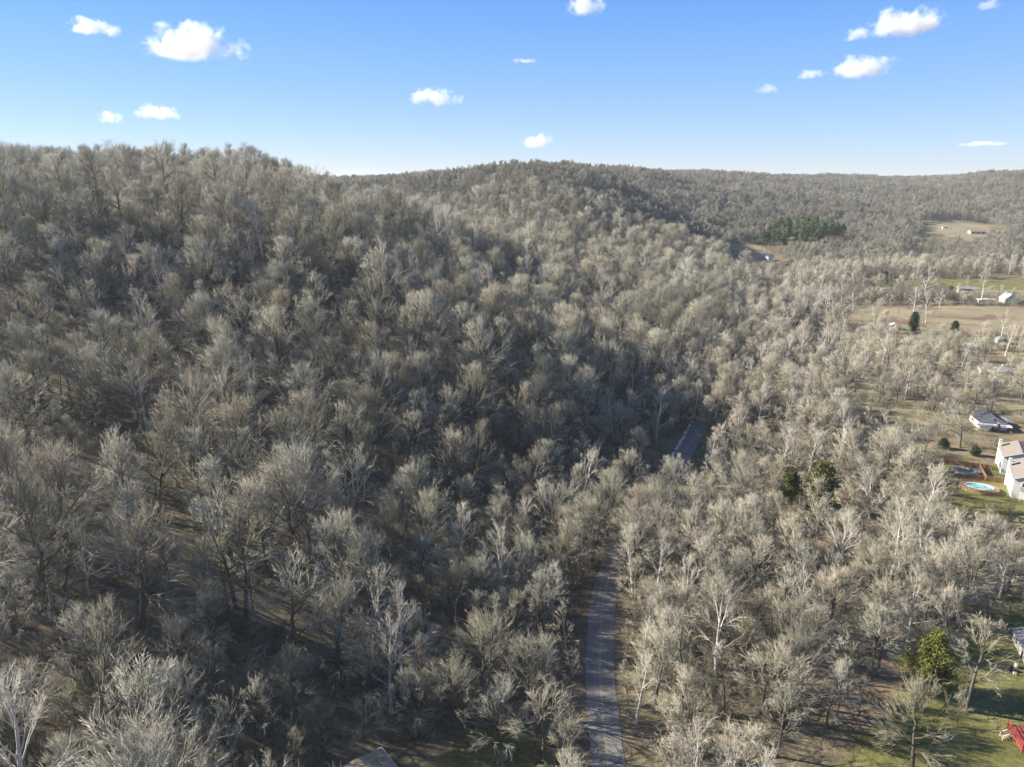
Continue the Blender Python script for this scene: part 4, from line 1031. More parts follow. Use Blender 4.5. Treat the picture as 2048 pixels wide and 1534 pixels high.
HEROES = [
 # kind, variant, x, y, height, label
 ('sycamore', 0, -72.0, 84.0, 29, 'tall white barked sycamore with bare upswept limbs at the bottom left corner'),
 ('sycamore', 1, 47.0, 139.0, 25, 'big white barked sycamore with forking limbs right of the lower road'),
 ('slender', 0, 36.5, 127.0, 25, 'straight pale pole of a tree standing alone close right of the lower road'),
 ('broad', 0, -6.5, 128.5, 21, 'wide pale crowned bare tree left of the lower road below the dark gap'),
 ('broad', 4, 3.5, 125.5, 19, 'round crowned bare tree between the wide pale tree and the lower road'),
 ('broad', 5, -13.0, 119.5, 18, 'dense round bare tree right behind the grey cabin'),
 ('upright', 2, -19.0, 126.0, 18, 'narrow bare tree behind the stained flat roof'),
 ('broad', 3, -2.5, 115.0, 16, 'low wide bare tree between the grey cabin and the gnarled tree'),
 ('gnarled', 0, 6.0, 113.5, 17, 'gnarled bare tree with long crooked limbs at the bottom edge beside the road'),
 ('gnarled', 1, 13.0, 197.0, 21, 'large spreading bare tree with long white crooked limbs above the bend of the road'),
 ('sycamore', 2, 33.0, 171.0, 20, 'pale forked bare tree where the lower road disappears under branches'),
 ('broad', 2, 45.5, 205.0, 19, 'wide bare tree with level lower limbs just below the shaded upper stretch of road'),
 ('upright', 1, 37.0, 226.0, 17, 'bare tree with fan of limbs in front of the upper road and its white rocks'),
 ('upright', 0, 65.5, 122.5, 15, 'dark stemmed forked bare tree on the lawn edge, front one of the leafy clearing'),
 ('upright', 2, 68.5, 124.6, 15, 'dark slim bare tree just right of the front forked tree on the lawn edge'),
 ('slender', 1, 71.5, 131.0, 15, 'slim pale bare tree in the middle of the leafy clearing, left of its twin'),
 ('slender', 2, 73.5, 130.5, 15, 'slim pale bare tree in the middle of the leafy clearing, right of its twin'),
 ('sapling', 0, 74.5, 127.6, 8, 'crooked small bare tree in the leafy clearing behind the pale bottom tree'),
 ('broad', 3, 62.5, 140.0, 19, 'tall bare tree with dark trunk at the back left edge of the leafy clearing'),
 ('upright', 3, 82.5, 138.5, 18, 'bare tree with twin stems left of the yellow green cedar, the left stem'),
 ('upright', 1, 84.2, 138.8, 18, 'bare tree with twin stems left of the yellow green cedar, the right stem'),
 ('upright', 2, 57.8, 128.0, 17, 'leaning bare tree on the left rim of the leafy clearing'),
 ('upright', 1, 97.8, 127.5, 23, 'tall dark trunked bare tree right beside the yellow green cedar on the lawn'),
 ('sapling', 1, 93.0, 123.0, 9, 'small bare tree with pale crooked stem on the lawn right of the bottom tree'),
 ('upright', 3, 52.5, 115.0, 16, 'bare tree with a pale stem at the bottom edge where the lawn begins'),
 ('broad', 0, 77.0, 111.0, 19, 'wide pale crowned bare tree filling the bottom edge in front of the lawn'),
 ('slender', 3, 45.5, 127.0, 17, 'thin bare tree with dark stem between the big sycamore and the lawn'),
 ('upright', 0, 53.0, 137.0, 17, 'bare grey tree just left of the leafy clearing with straight stem'),
 ('sycamore', 0, 91.5, 178.0, 22, 'white stemmed sycamore behind the leafy clearing, left of the two on that bank'),
 ('sycamore', 1, 108.5, 180.0, 24, 'white stemmed sycamore behind the leafy clearing, forked above the cedar'),
 ('sycamore', 2, 116.0, 178.5, 25, 'tall white sycamore with thick leaning trunk right of the forked one above the cedar'),
 ('slender', 0, 131.5, 178.5, 21, 'slim pale tree at the right edge above the mown lawn'),
 ('gnarled', 2, 138.0, 244.0, 22, 'huge spreading bare tree with twisted limbs by the white yard canopy'),
 ('sycamore', 0, 182.1, 433.9, 24, 'white branched sycamore left of the blue sheet in the valley trees'),
 ('sycamore', 1, 185.5, 410.0, 25, 'white branched sycamore directly beside the blue sheet in the valley trees'),
 ('sycamore', 2, 203.3, 439.1, 24, 'white branched sycamore right of the blue sheet, tallest of its row'),
 ('sycamore', 0, 228.8, 425.0, 23, 'wide white branched sycamore on the open grass left of the valley lawn patch'),
 ('sycamore', 1, 392.0, 672.0, 30, 'great white sycamore left of the tan brick house at the end of the hedge'),
 ('sycamore', 2, 436.0, 655.0, 31, 'great white sycamore in front of the tan brick house beside the porch'),
 ('sycamore', 0, 189.3, 585.0, 25, 'lone pale sycamore rising from the brush left of the long field'),
 ('sycamore', 1, 352.0, 500.0, 21, 'broad pale bare tree behind the small grey shed in the valley'),
 ('broad', 0, 35.5, 178.5, 18, 'broad bare tree leaning over the right edge where the lower road ends'),
 ('upright', 1, 20.5, 181.5, 19, 'upright bare tree on the left edge where the lower road ends'),
 ('broad', 2, 44.5, 199.0, 19, 'broad bare tree over the right edge of the hidden road bend, middle one'),
 ('broad', 4, 32.5, 182.5, 20, 'broad bare tree right of the hidden road bend, just past the road end'),
 ('upright', 3, 21.5, 186.5, 20, 'upright bare tree left of the hidden road bend, just past the road end'),
 ('broad', 5, 39.5, 193.5, 20, 'second broad bare tree up the right edge of the hidden road bend'),
 ('broad', 0, 26.5, 200.0, 20, 'wide bare tree set back left of the hidden road bend'),
 ('upright', 2, 50.0, 213.0, 20, 'tall upright bare tree high up the right edge of the hidden road bend'),
 ('gnarled', 2, 191.5, 284.5, 17, 'dark forked bare tree in the leafy yard below the dark roofed house'),
 ('slender', 1, 190.0, 298.0, 18, 'slim bare tree in the leafy yard left of the dark roofed house'),
 ('broad', 2, 24.0, 190.5, 19, 'broad bare tree hanging over the left edge of the hidden road bend, lowest of three'),
 ('broad', 5, 31.0, 208.5, 20, 'broad bare tree hanging over the left edge of the hidden road bend, middle of three'),
 ('broad', 1, 40.5, 229.5, 19, 'broad bare tree hanging over the left edge of the hidden road bend, uppermost of three'),
 ('upright', 0, 37.5, 187.0, 18, 'upright bare tree on the right edge of the hidden road bend, lower one'),
 ('broad', 4, 55.5, 224.0, 18, 'broad bare tree on the right edge of the hidden road bend, upper one'),
 ('broad', 3, 80.0, 316.0, 20, 'broad bare tree closing the far end of the row of white rocks'),
 ('broad', 0, 100.5, 316.0, 23, 'large round crowned bare tree right of where the upper road ends'),
 ('gnarled', 0, 302.0, 524.0, 17, 'dark crooked limbed tree rising behind the dark evergreen by the white shed'),
 # hill-side trees
 ('slender', 1, -84.0, 300.0, 30, 'tall thin white stemmed tree standing out alone against the dark hillside'),
 ('upright', 1, -95.0, 262.0, 20, 'round pale crowned tree below the white stemmed tree on the hillside'),
 ('broad', 1, -58.0, 252.0, 20, 'broad fan crowned pale tree in the middle of the hillside above the dark ravine'),
 ('broad', 3, -33.0, 262.0, 19, 'broad pale tree right of the fan crowned one at the edge of the dark ravine'),
 ('broad', 4, 22.0, 262.0, 19, 'pale fan crowned tree low on the shaded slope left of the white rocks'),
]
RIDGE = [(-292,399,23),(-270,400,24),(-251,404,22),(-231,409,26),(-214,413,25),(-196,417,27),(-170,424,25),(-156,432,24),(-140,455,22),(-128,478,27),(-117,470,23),(-105,462,21)]
RIDGE_WORDS = ['first ridge top tree from the left edge against the sky','second ridge top tree from the left edge against the sky','third ridge top tree from the left edge against the sky',
  'fourth ridge top tree from the left edge against the sky','ridge top tree left of the highest group on the skyline','ridge top tree in the highest group on the skyline, left of its widest crown',
  'widest crowned tree on the left ridge skyline under the clouds','ridge top tree just right of the widest skyline crown','low skyline tree on the falling right shoulder of the left ridge',
  'tall forked tree at the right end of the left ridge skyline','second last skyline tree at the right end of the left ridge','last skyline tree where the left ridge drops to the second hill']
for (k, v, x, y, h, lab) in HEROES:
    place_tree(k, v, x, y, h, lab, 'bare winter trees')
for i, ((x, y, h), lab) in enumerate(zip(RIDGE, RIDGE_WORDS)):
    place_tree(('broad', 'gnarled', 'broad', 'upright')[i % 4], i, x, y, h, 'bare ' + lab, 'bare winter trees')
HERO_XY = np.array([(a[2], a[3]) for a in HEROES] + [(a[0], a[1]) for a in RIDGE])

# evergreens
PINES = [pine(900 + i, 20 + i, 8.5 + i % 2) for i in range(3)]
CEDARS = {'lime': cedar(920, 16, 12.0, 'cedar', 96), 'dark': cedar(921, 12, 8, 'dark_green'), 'bush': cedar(922, 6, 6, 'dark_green'), 'ivy': cedar(923, 11, 7.5, 'ivy', 40)}
def evergreen(name, src, x, y, h, label, group=None, cat='tree', wide=1.0):
    tm, cm, H0, W0 = src
    o = thing(name, label, cat, (x, y, gz1(x, y) - .2), prng.uniform(0, 6.28), group)
    s = h / H0; o.scale = (s * wide, s * wide, s)
    link('trunk', tm, o); link('crown', cm, o)
    return o
evergreen('cedar_tree', CEDARS['lime'], 92.6, 133.0, 16, 'yellow green evergreen cedar standing at the edge of the mown lawn')
evergreen('cedar_tree', CEDARS['ivy'], 107.0, 226.0, 17, 'olive evergreen half hidden by bare trees below the pool yard', None, 'tree', 1.4)
evergreen('cedar_tree', CEDARS['ivy'], 98.0, 231.0, 13, 'smaller olive evergreen left of the half hidden olive evergreen', None, 'tree', 1.3)
evergreen('cedar_tree', CEDARS['dark'], 299.5, 521.0, 16, 'dark pointed evergreen right beside the white valley shed', None, 'tree', 1.05)
evergreen('cedar_tree', CEDARS['dark'], 325.0, 512.0, 11, 'shorter dark evergreen right of the one by the white shed', None, 'tree', 1.2)
evergreen('cedar_tree', CEDARS['lime'], 378.0, 742.0, 17, 'lime green evergreen beside the great white sycamore at the far field', None, 'tree', 1.4)
evergreen('cedar_tree', CEDARS['dark'], 392.0, 748.0, 18, 'dark evergreen behind the lime green evergreen at the far field')
evergreen('cedar_tree', CEDARS['dark'], 620.0, 800.0, 20, 'dark evergreen at the right edge beyond the farmyard', None, 'tree', 1.2)
evergreen('cedar_tree', CEDARS['dark'], 436.0, 704.0, 9, 'dark shrubby evergreen left of the tan brick house', None, 'tree', 1.7)
evergreen('cedar_tree', CEDARS['bush'], 371.0, 482.0, 6, 'round dark bush right of the small grey shed')
evergreen('cedar_tree', CEDARS['bush'], 192.0, 275.0, 4, 'low dark bush by the white house with the shaded fence', None, 'shrub', 1.2)
evergreen('cedar_tree', CEDARS['bush'], 183.5, 283.0, 4.5, 'dark rounded bush in the leafy yard behind the fences', None, 'shrub', 1.2)
evergreen('cedar_tree', CEDARS['bush'], 362.0, 930.0, 9, 'round dark evergreen in front of the hill farmhouse', None, 'shrub', 1.5)
evergreen('cedar_tree', CEDARS['bush'], 309.0, 958.0, 6, 'small dark bush left of the low hill farm building', None, 'shrub')
prg = np.random.default_rng(77)
PINE_SPOTS = []
GROVE = [(352,1026),(396,1030),(440,1066),(500,1112),(540,1160),(500,1205),(430,1165),(380,1090)]
for i in range(2000):
    if len(PINE_SPOTS) >= 46: break
    x = prg.uniform(350, 545); y = prg.uniform(1020, 1210)
    if in_poly(np.array([x]), np.array([y]), GROVE)[0] and all((x - a) ** 2 + (y - b) ** 2 > 8.5 ** 2 for a, b in PINE_SPOTS): PINE_SPOTS.append((x, y))
for (x, y) in PINE_SPOTS:
    g = 'pines of the grove behind the hill farmhouse'
    ahead = [(a, b_) for a, b_ in PINE_SPOTS if b_ - .55 * a < y - .55 * x - 1e-6]
    row = 'front' if len(ahead) < 15 else ('middle' if len(ahead) < 31 else 'back')
    k = sorted([p for p in PINE_SPOTS], key=lambda p: p[0]).index((x, y))
    evergreen('pine_tree', PINES[prg.integers(3)], x, y, prg.uniform(27, 37), f'tall green pine, {NTH[k]} from the left of the grove behind the hill farmhouse', g)
for i, (x, y) in enumerate([(312,1154),(321,1162),(331,1156),(341,1165)]):
    evergreen('pine_tree', PINES[i % 3], x, y, 24, 'green pine, ' + NTH[i] + ' from the left in the small stand beside the big grove', 'pines of the small left stand', 'tree', 1.25)

# ---- scatter of all other trees
srng = np.random.default_rng(2024)
def jitter(x0, x1, y0, y1, c):
    gx, gy = np.meshgrid(np.arange(x0, x1, c), np.arange(y0, y1, c))
    gx = gx + (np.arange(gx.shape[0]) % 2)[:, None] * c * .5
    return gx.ravel() + srng.uniform(-.42, .42, gx.size) * c, gy.ravel() + srng.uniform(-.42, .42, gx.size) * c
def off_sites(x, y, grow_=1.0):
    ok = np.ones(len(x), bool)
    for a, b, r in KEEP_OFF: ok &= (x - a) ** 2 + (y - b) ** 2 > (r * grow_) ** 2
    return ok
CP, SP = math.cos(R(16)), math.sin(R(16))
def project(x, y, z):
    d = y * CP - (z - CAM_H) * SP; u = y * SP + (z - CAM_H) * CP
    return 1024 + 1420 * x / d, 767 - 1420 * u / d, d
def in_view(x, y, z, mx=140, top=0):
    px, py, d = project(x, y, z + 9)
    return (d > 20) & (px > -mx) & (px < 2048 + mx) & (py < 1534 + 330)
def hidden(x, y, z, h):
    """behind a ridge by a clear margin, seen from anywhere near the camera"""
    blocked = np.zeros(len(x), bool)
    for f in np.linspace(.12, .96, 30):
        zz = CAM_H + 12 + (z + h - CAM_H - 12) * f
        blocked |= ground_z(x * f, y * f) - 2 > zz
    return blocked

def woodland_density(x, y, z):
    """chance that a tree stands here, 0..1"""
    d = np.full(len(x), .68)
    valley = (z < 3.0) & (x > 25)
    d = np.where(valley, .66, d)
    n = wob(x, y, .8, 2.2)
    d = d + np.where(valley & (y > 420), .45, .18) * n
    d = np.where(valley & (y < 420), np.maximum(d, .5), d)
    ob = in_poly(x, y, OPEN_BOTTOM); d = np.where(ob, .15 + .18 * n, d)
    for P, v in ((LAWN, .0), (POOLYARD, .0), (YARD, .16), (FIELD, .012), (GRASS_A, .03), (GREEN, .012), (ROOFYARD, .02), (HILLOCK, .0), (FARFIELD, .012), (SLOPE_A, .03)):
        d = np.where(in_poly(x, y, P), v, d)
    d = np.where((z > 86) & (y > 370) & (y < 500) & (x < -85), .36, d)
    # low hedge between the fields instead of tall wood
    d = np.where((y > 640) & (y < 700) & (x > 235) & (x < 620), .30, d)
    d = np.where((y > 830) & (y < 965) & (x > 255) & (x < 365), .12, d)
    return d

# near and middle distance: canopy trees first, then the smaller trees between them
kinds = np.array(['broad', 'upright', 'slender', 'gnarled', 'sapling', 'sycamore', 'pale_broad', 'pale_upright', 'pale_slender'])
def layer(cell, odds_hill, odds_valley, dens, s_hill, s_valley):
    x, y = jitter(-560, 760, 40, 900, cell)
    z = ground_z(x, y)
    ok = in_view(x, y, z) & (srng.uniform(0, 1, len(x)) < woodland_density(x, y, z) * dens) & off_sites(x, y)
    x, y, z = x[ok], y[ok], z[ok]; m = len(x); hillside = z > 4
    r = srng.uniform(0, 1, m)
    k = np.where(hillside, np.searchsorted(np.cumsum(odds_hill), r), np.searchsorted(np.cumsum(odds_valley), r)).clip(0, 5)
    s = np.where(hillside, srng.uniform(*s_hill, m), srng.uniform(*s_valley, m))
    return x, y, z, k, s
#                      broad upright slender gnarled sapling sycamore
A_ = layer(13.6, [.52, .23, .05, .18, .0, .02], [.40, .32, .06, .12, .0, .10], 1.28, (1.0, 1.5), (.72, 1.08))
B_ = layer(7.6, [.08, .22, .46, .04, .20, .0], [.08, .30, .34, .06, .21, .01], .52, (.55, .98), (.55, .92))
C_ = layer(8.6, [0, 0, 0, 0, 0, 0], [.14, .32, .30, .06, .15, .03], .95, (.5, .6), (.55, .90))
C_ = [q[(C_[2] < 4)] for q in C_]
# a close row on both sides of the road beyond its last open stretch
far_road = dense(ROADF[(ROADF[:, 1] > 305) & (ROADF[:, 1] < 900)], 5.5)
Tn = np.gradient(far_road, axis=0); Tn /= np.linalg.norm(Tn, axis=1)[:, None]
Nn = np.stack([Tn[:, 1], -Tn[:, 0]], -1)
rows = np.concatenate([far_road + Nn * srng.uniform(4.4, 6.5, (len(far_road), 1)), far_road - Nn * srng.uniform(4.4, 6.5, (len(far_road), 1))])
D_ = (rows[:, 0], rows[:, 1], ground_z(rows[:, 0], rows[:, 1]), srng.integers(0, 2, len(rows)), srng.uniform(.7, 1.0, len(rows)))
tx, ty, tz, ki, sc = [np.concatenate(p) for p in zip(A_, B_, C_, D_)]
ok = np.ones(len(tx), bool)
for hx, hy in HERO_XY: ok &= (tx - hx) ** 2 + (ty - hy) ** 2 > 5.0 ** 2
ok &= ~(((tx - 45) ** 2 + (ty - 137) ** 2 < 49))
tx, ty, tz, ki, sc = [q[ok] for q in (tx, ty, tz, ki, sc)]
n = len(tx)
ki = np.where((ty > 560) & (ty < 640) & (tx > 235), 4, ki)
ki = np.where((tz < 4) & (ki < 3) & (tx > 26) & (srng.uniform(0, 1, n) < .7), ki + 6, ki)
Hk = np.array([STOCK[k][0][3] for k in kinds])[ki]; Wk = np.array([STOCK[k][0][4] for k in kinds])[ki]
ridge_zone = (tz > 86) & (ty > 370) & (ty < 500) & (tx < -85)
sc = np.where(ridge_zone, sc * .52, sc)
low_brow = (tx > -100) & (tx < -30) & (ty > 98) & (ty < 130)     # low growth on the slope beside the shed
sc = np.where(low_brow, sc * .6, sc)
sc = np.where((ty > 640) & (ty < 700) & (tx > 235) & (tx < 620), sc * .62, sc)
open_front = (ty > 760) & (ty < 968) & (tx / ty > .295) & (tx / ty < .39)        # low scrub below the hill farm
open_front |= (ty > 1010) & (ty < 1235) & (tx / ty > .56) & (tx / ty < .65)
sc = np.where(open_front, sc * .42, sc)
rd = road_dist(tx, ty)
crown_r = Wk * sc * .5
seen_road = ((ty < 176) & (ty > 60)) | ((ty > 256) & (ty < 300))
ok = np.where(seen_road, rd > 3.9 + .78 * crown_r, rd > 4.3)
# keep the line of sight to the upper stretch of road and the near roof open
sx = tx / np.maximum(ty, 1)
ok &= ~((ty > 236) & (ty < 296) & (sx > .232) & (sx < .288) & (tz < 4))
ok &= ~((ty > 84) & (ty < 112) & (sx > -.30) & (sx < -.06) & (tz < 16))
# the open grass at the bottom right
ok &= ~((tx > 43) & (tx < 62) & (ty > 84) & (ty < 124) & (srng.uniform(0, 1, len(tx)) < .8))
# sight lines to the pool, fences and twin houses
ok &= ~((ty > 188) & (ty < 250) & (sx > .66) & (sx < .79))
ok &= ~((ty > 240) & (ty < 300) & (sx > .66) & (sx < .76) & (srng.uniform(0, 1, n) < .75))
tx, ty, tz, ki, sc, rd, Hk, Wk, crown_r = [a[ok] for a in (tx, ty, tz, ki, sc, rd, Hk, Wk, crown_r)]
hid = hidden(tx, ty, tz, Hk * sc) & (ty > 260)
tx, ty, tz, ki, sc, rd, Hk, Wk = [a[~hid] for a in (tx, ty, tz, ki, sc, rd, Hk, Wk)]
n = len(tx)
variant = srng.integers(0, 60, n); trz = srng.uniform(0, 6.283, n)
tilt = srng.normal(0, .05, (n, 2))

# the ones that show largest are things of their own
px, py, dep = project(tx, ty, tz + Hk * sc * .55)
inframe = (px > 15) & (px < 2033) & (py < 1525)
area = np.where(inframe, (Hk * sc) * (Wk * sc) / dep ** 2, 0)
N_SINGLE = 300 - len(HEROES) - len(RIDGE)
order = np.argsort(-area)[:N_SINGLE]
single = np.zeros(n, bool); single[order] = True

LANDMARKS = [('bottom left sycamore', -72.0, 84.0), ('big roadside sycamore', 47, 139), ('pale pole tree', 36.5, 127),
 ('stained flat roof', -26, 110), ('gnarled roadside tree', 6, 113.5), ('wide pale tree by the lower road', -6.5, 127),
 ('covered part of the road', 27, 180), ('spreading tree at the road bend', 9, 198), ('wide tree below the upper road', 45.5, 205),
 ('leafy clearing', 70, 134), ('yellow green cedar', 96.5, 136.5), ('red deck', 106, 117), ('white lawn house', 122, 143),
 ('forked sycamore above the cedar', 108.5, 180), ('olive evergreen', 107, 226), ('huge twisted tree', 138, 244), ('turquoise pool', 172, 241),
 ('white rocks', 70, 283), ('round tree at the upper road', 100.5, 316), ('brown slope at left', -100, 128), ('pale tree on the shaded slope', 22, 262),
 ('fan crowned hillside tree', -58, 252), ('ravine edge tree', -33, 262), ('lower road', 22, 150), ('twin clearing trees', 72.5, 131),
 ('arched fallen branch', -54, 85), ('grey cabin', -16.6, 104), ('first lawn edge tree', 52.5, 115), ('bottom lawn tree', 77, 111), ('tall clearing back tree', 62.5, 140),
 ('left bank sycamore', 91.5, 178), ('leaning bank sycamore', 116, 178.5), ('round pale hillside tree', -95, 262), ('right edge slim tree', 131.5, 178.5), ('small slope log', -52, 99), ('grey tree left of the clearing', 53, 137),
 ('tall white stemmed hillside tree', -84, 300), ('left edge of the picture', -165, 235), ('left ridge skyline', -170, 400), ('left edge of the dark slope', -110, 190), ('widest ridge crown', -170, 424)]
LM = np.array([(a[1], a[2]) for a in LANDMARKS])
kind_words = {'broad': ('broad bare tree', 'small broad bare tree'), 'upright': ('upright bare tree', 'small upright tree'), 'slender': ('thin tall tree', 'thin short tree'),
              'gnarled': ('crooked limbed tree', 'small crooked tree'), 'sapling': ('young bare tree', 'spindly young tree'), 'sycamore': ('white barked tree', 'small white tree'),
              'pale_broad': ('straw pale broad tree', 'small straw pale tree'), 'pale_upright': ('straw pale upright tree', 'short straw pale tree'), 'pale_slender': ('thin straw pale tree', 'short thin pale tree')}
ORD = ['closest', 'second closest', 'third closest', 'fourth closest', 'fifth closest', 'sixth closest', 'seventh closest', 'eighth closest', 'ninth closest', 'tenth closest',
       'eleventh closest', 'twelfth closest', 'thirteenth closest', 'fourteenth closest', 'fifteenth closest']
buckets = {}
for q in order:
    d2 = ((LM - np.array([tx[q], ty[q]])) ** 2).sum(1); k = int(np.argmin(d2))
    dx, dy = tx[q] - LM[k, 0], ty[q] - LM[k, 1]
    rel = ('right of' if dx > 0 else 'left of') if abs(dx) > abs(dy) else ('beyond' if dy > 0 else 'below')
    w = kind_words[str(kinds[ki[q]])][0 if sc[q] > .84 else 1]
    buckets.setdefault((w, rel, k), []).append((float(d2[k]), int(q)))
for (w, rel, k), lst in buckets.items():
    lst.sort()
    for i, (_, q) in enumerate(lst):
        lab = f'{w} {rel} the {LANDMARKS[k][0]}' + (f', {ORD[min(i, 14)]}' if len(lst) > 1 else '')
        place_tree(str(kinds[ki[q]]), int(variant[q]), float(tx[q]), float(ty[q]), float(Hk[q] * sc[q]), lab, 'bare winter trees',
                   rz=float(trz[q]), tilt=(float(tilt[q, 0]), float(tilt[q, 1])))

# ---------------------------------------------------------------- the rest of the wood, one object of instances
def instancer(name, pts, idx, rot, scl, protos, label):
    lib = bpy.data.collections.new(name + '_stock')
    for i, me in enumerate(protos):
        ob = bpy.data.objects.new(f'{me.name}_{i:03d}', me); lib.objects.link(ob)
    me = bpy.data.meshes.new(name)
    me.vertices.add(len(pts)); me.vertices.foreach_set('co', np.asarray(pts, np.float32).ravel())
    for k, typ, val in (('pick', 'INT', idx), ('size', 'FLOAT', scl)):
        a = me.attributes.new(k, typ, 'POINT'); a.data.foreach_set('value', np.asarray(val, np.int32 if typ == 'INT' else np.float32))
    a = me.attributes.new('turn', 'FLOAT_VECTOR', 'POINT'); a.data.foreach_set('vector', np.asarray(rot, np.float32).ravel())
    o = link(name, me); tag(o, label, None, None, 'stuff')
    g = bpy.data.node_groups.new(name, 'GeometryNodeTree')
    g.interface.new_socket('Geometry', in_out='INPUT', socket_type='NodeSocketGeometry')
    g.interface.new_socket('Geometry', in_out='OUTPUT', socket_type='NodeSocketGeometry')
    gi = g.nodes.new('NodeGroupInput'); go = g.nodes.new('NodeGroupOutput')
    ci = g.nodes.new('GeometryNodeCollectionInfo'); ci.inputs['Collection'].default_value = lib
    ci.inputs['Separate Children'].default_value = True; ci.inputs['Reset Children'].default_value = True
    ip = g.nodes.new('GeometryNodeInstanceOnPoints'); ip.inputs['Pick Instance'].default_value = True
    def attr(nm, typ):
        nd = g.nodes.new('GeometryNodeInputNamedAttribute'); nd.data_type = typ; nd.inputs['Name'].default_value = nm
        return nd.outputs[0]
    g.links.new(gi.outputs[0], ip.inputs['Points']); g.links.new(ci.outputs[0], ip.inputs['Instance'])
    g.links.new(attr('pick', 'INT'), ip.inputs['Instance Index'])
    e2r = g.nodes.new('FunctionNodeEulerToRotation'); g.links.new(attr('turn', 'FLOAT_VECTOR'), e2r.inputs[0])
    g.links.new(e2r.outputs[0], ip.inputs['Rotation']); g.links.new(attr('size', 'FLOAT'), ip.inputs['Scale'])
    g.links.new(ip.outputs[0], go.inputs[0])
    md = o.modifiers.new(name, 'NODES'); md.node_group = g
    return o

protos, base = [], {}
for k in kinds:
    base[str(k)] = (len(protos), len(STOCK[str(k)])); protos += [s[2] for s in STOCK[str(k)]]
g0 = len(protos); protos += GROVES
rest = ~single
ridx = np.array([base[str(kinds[a])][0] + v % base[str(kinds[a])][1] for a, v in zip(ki[rest], variant[rest])])
pts = [np.stack([tx, ty, tz - .25], -1)[rest]]; idx = [ridx]; rot = [np.c_[tilt, trz][rest]]; scl = [sc[rest]]
# far woods
fx, fy = jitter(-2600, 3000, 900, 3900, 12.5)
fz = ground_z(fx, fy)
ok = in_view(fx, fy, fz, 160) & (srng.uniform(0, 1, len(fx)) < np.clip(woodland_density(fx, fy, fz) + .12, 0, 1) * np.where(in_poly(fx, fy, FARFIELD) | in_poly(fx, fy, HILLOCK), 0, 1)) & off_sites(fx, fy, 1.6)
ok &= ~in_poly(fx, fy, [(340,1010),(400,1015),(520,1100),(560,1165),(500,1220),(420,1180),(360,1100)])
ok &= ~((fx > 285) & (fx < 385) & (fy > 925) & (fy < 1005))
fx, fy, fz = fx[ok], fy[ok], fz[ok]
hid = hidden(fx, fy, fz, 22)
fx, fy, fz = fx[~hid], fy[~hid], fz[~hid]
m = len(fx)
pts.append(np.stack([fx, fy, fz - .3], -1)); idx.append(g0 + srng.integers(0, len(GROVES), m)); rot.append(np.c_[np.zeros((m, 2)), srng.uniform(0, 6.283, m)]); scl.append(srng.uniform(.75, 1.25, m) * np.where((fy < 1240) & (fx / fy > .55) & (fx / fy < .66), .5, 1) * np.where((fy < 968) & (fx / fy > .295) & (fx / fy < .39), .45, 1))
instancer('woods', np.concatenate(pts), np.concatenate(idx), np.concatenate(rot), np.concatenate(scl), protos, 'bare grey brown winter woodland covering the hills and valley')
print('trees', n, 'far groves', m)

# undergrowth, growing high in the old hedge between the two fields
def hedge(x, y): return (x > 248) & (x < 425) & (y > 652) & (y < 728)
bx, by = jitter(-420, 620, 40, 820, 5.0)
bz = ground_z(bx, by)
dn = woodland_density(bx, by, bz)
dn = np.where(dn < .1, dn * .25, np.where(bz < 4, 1.0, np.where(by < 175, .75, .45)))
dn = np.where(in_poly(bx, by, OPEN_BOTTOM), .26, dn)
gap = wob(bx, by, .5, 5.1)
dn = dn * np.clip(1.0 + 1.1 * gap, .1, 1.3)
dn = np.where(hedge(bx, by), .95, dn)
ok = in_view(bx, by, bz) & (srng.uniform(0, 1, len(bx)) < dn) & off_sites(bx, by, .8) & (road_dist(bx, by) > 6.3)
ok &= ~((by > 224) & (by < 300) & (bx / np.maximum(by, 1) > .236) & (bx / np.maximum(by, 1) < .29) & (bz < 3))
bx, by, bz = bx[ok], by[ok], bz[ok]
hid = hidden(bx, by, bz, 6)
bx, by, bz = bx[~hid], by[~hid], bz[~hid]
m = len(bx)
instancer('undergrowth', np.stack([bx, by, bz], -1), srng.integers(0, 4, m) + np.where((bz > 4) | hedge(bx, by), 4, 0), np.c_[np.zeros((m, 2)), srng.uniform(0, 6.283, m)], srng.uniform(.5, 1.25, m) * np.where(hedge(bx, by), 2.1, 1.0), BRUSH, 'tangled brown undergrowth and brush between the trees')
print('brush', m)
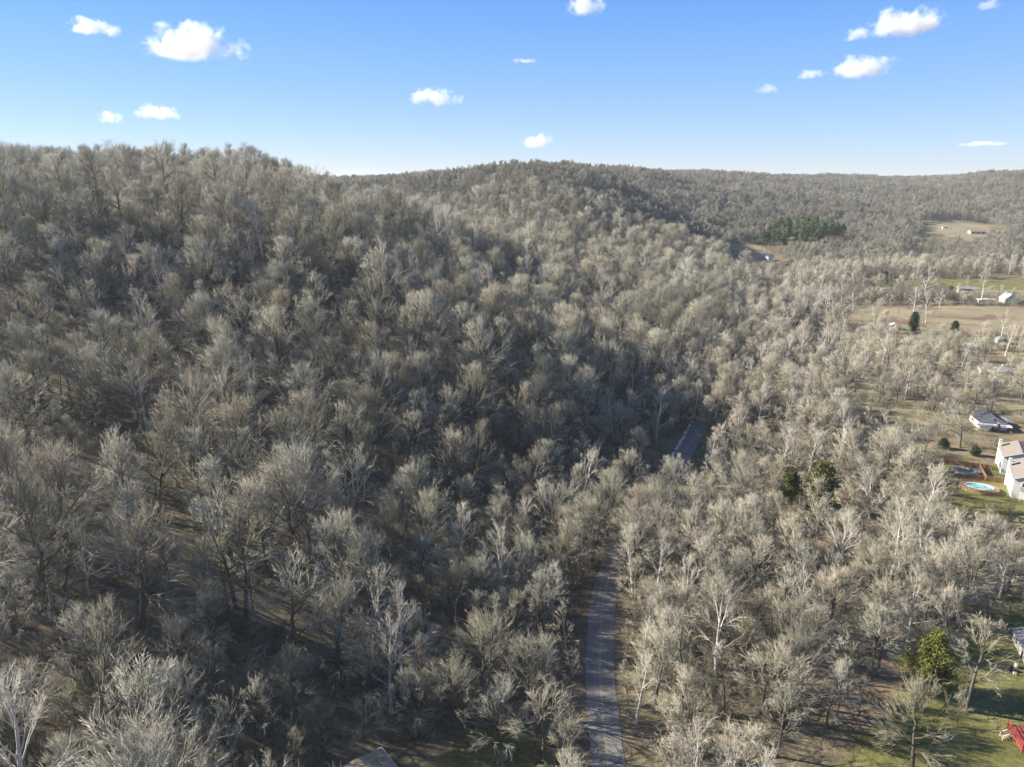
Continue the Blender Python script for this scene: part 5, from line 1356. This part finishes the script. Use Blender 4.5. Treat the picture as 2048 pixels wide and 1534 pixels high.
# ---------------------------------------------------------------- clouds and air
CLOUDS = [ # px, py, w, h, label  (directions are fixed once here, the clouds hang 3 to 5 km out)
 (182,56,112,46,'small white cloud nearest the upper left corner of the sky'),
 (385,90,215,92,'largest flat white cloud in the upper left of the sky'),
 (220,236,58,34,'little puffy cloud low on the left, left of a wider one'),
 (315,226,102,42,'oval white cloud low on the left above the ridge'),
 (870,197,108,48,'single white cloud in the middle of the sky'),
 (1076,285,78,40,'little white cloud just above the second hill top'),
 (1170,12,88,56,'wispy cloud cut by the top edge of the sky'),
 (1714,70,58,36,'small round cloud left of the big upper right cloud'),
 (1810,48,160,70,'big white cloud in the upper right of the sky'),
 (1727,138,136,60,'broad white cloud below the big upper right cloud'),
 (1620,150,58,24,'thin small cloud left of the broad right hand cloud'),
 (1536,179,50,28,'small cloud farthest left in the right hand group'),
 (1968,288,90,15,'thin flat streak of cloud low at the right'),
 (1976,12,46,24,'tiny wisp of cloud at the top right'),
 (1050,122,54,12,'faint thin streak of cloud in the middle sky'),
]
def cloud(i, px, py, w, h, label):
    D = 3600 + (i * 331) % 900
    u = (px - 1024) / 1420; v = (767 - py) / 1420
    c = Vector((u * D, (CP + v * SP) * D, CAM_H + (-SP + v * CP) * D))
    sx = w / 1420 * D * .57; sz = h / 1420 * D * .57; sy = max(sx * .6, sz)
    me = bpy.data.meshes.new('cloud')
    bm = bmesh.new(); bmesh.ops.create_icosphere(bm, subdivisions=3, radius=1.0)
    for vt in bm.verts:
        if vt.co.z < -.5: vt.co.z = -.5 + (vt.co.z + .5) * .12
    bm.to_mesh(me); bm.free()
    me.materials.append(cloud_mat('cumulus', i + 1.37, .013))
    o = link('cloud', me, None, c); o.scale = (sx, sy, sz)
    o.rotation_euler = (0, 0, -math.atan2(u, 1))
    tag(o, label, 'cloud', 'fair weather clouds')
for i, a in enumerate(CLOUDS): cloud(i, *a)

hz = MB().box(-5400, 5400, -900, 7200, -7, 172)
hzo = hz.build('haze', haze_mat(0.00006))
tag(hzo, 'thin pale blue air over the valley', None, None, 'stuff')
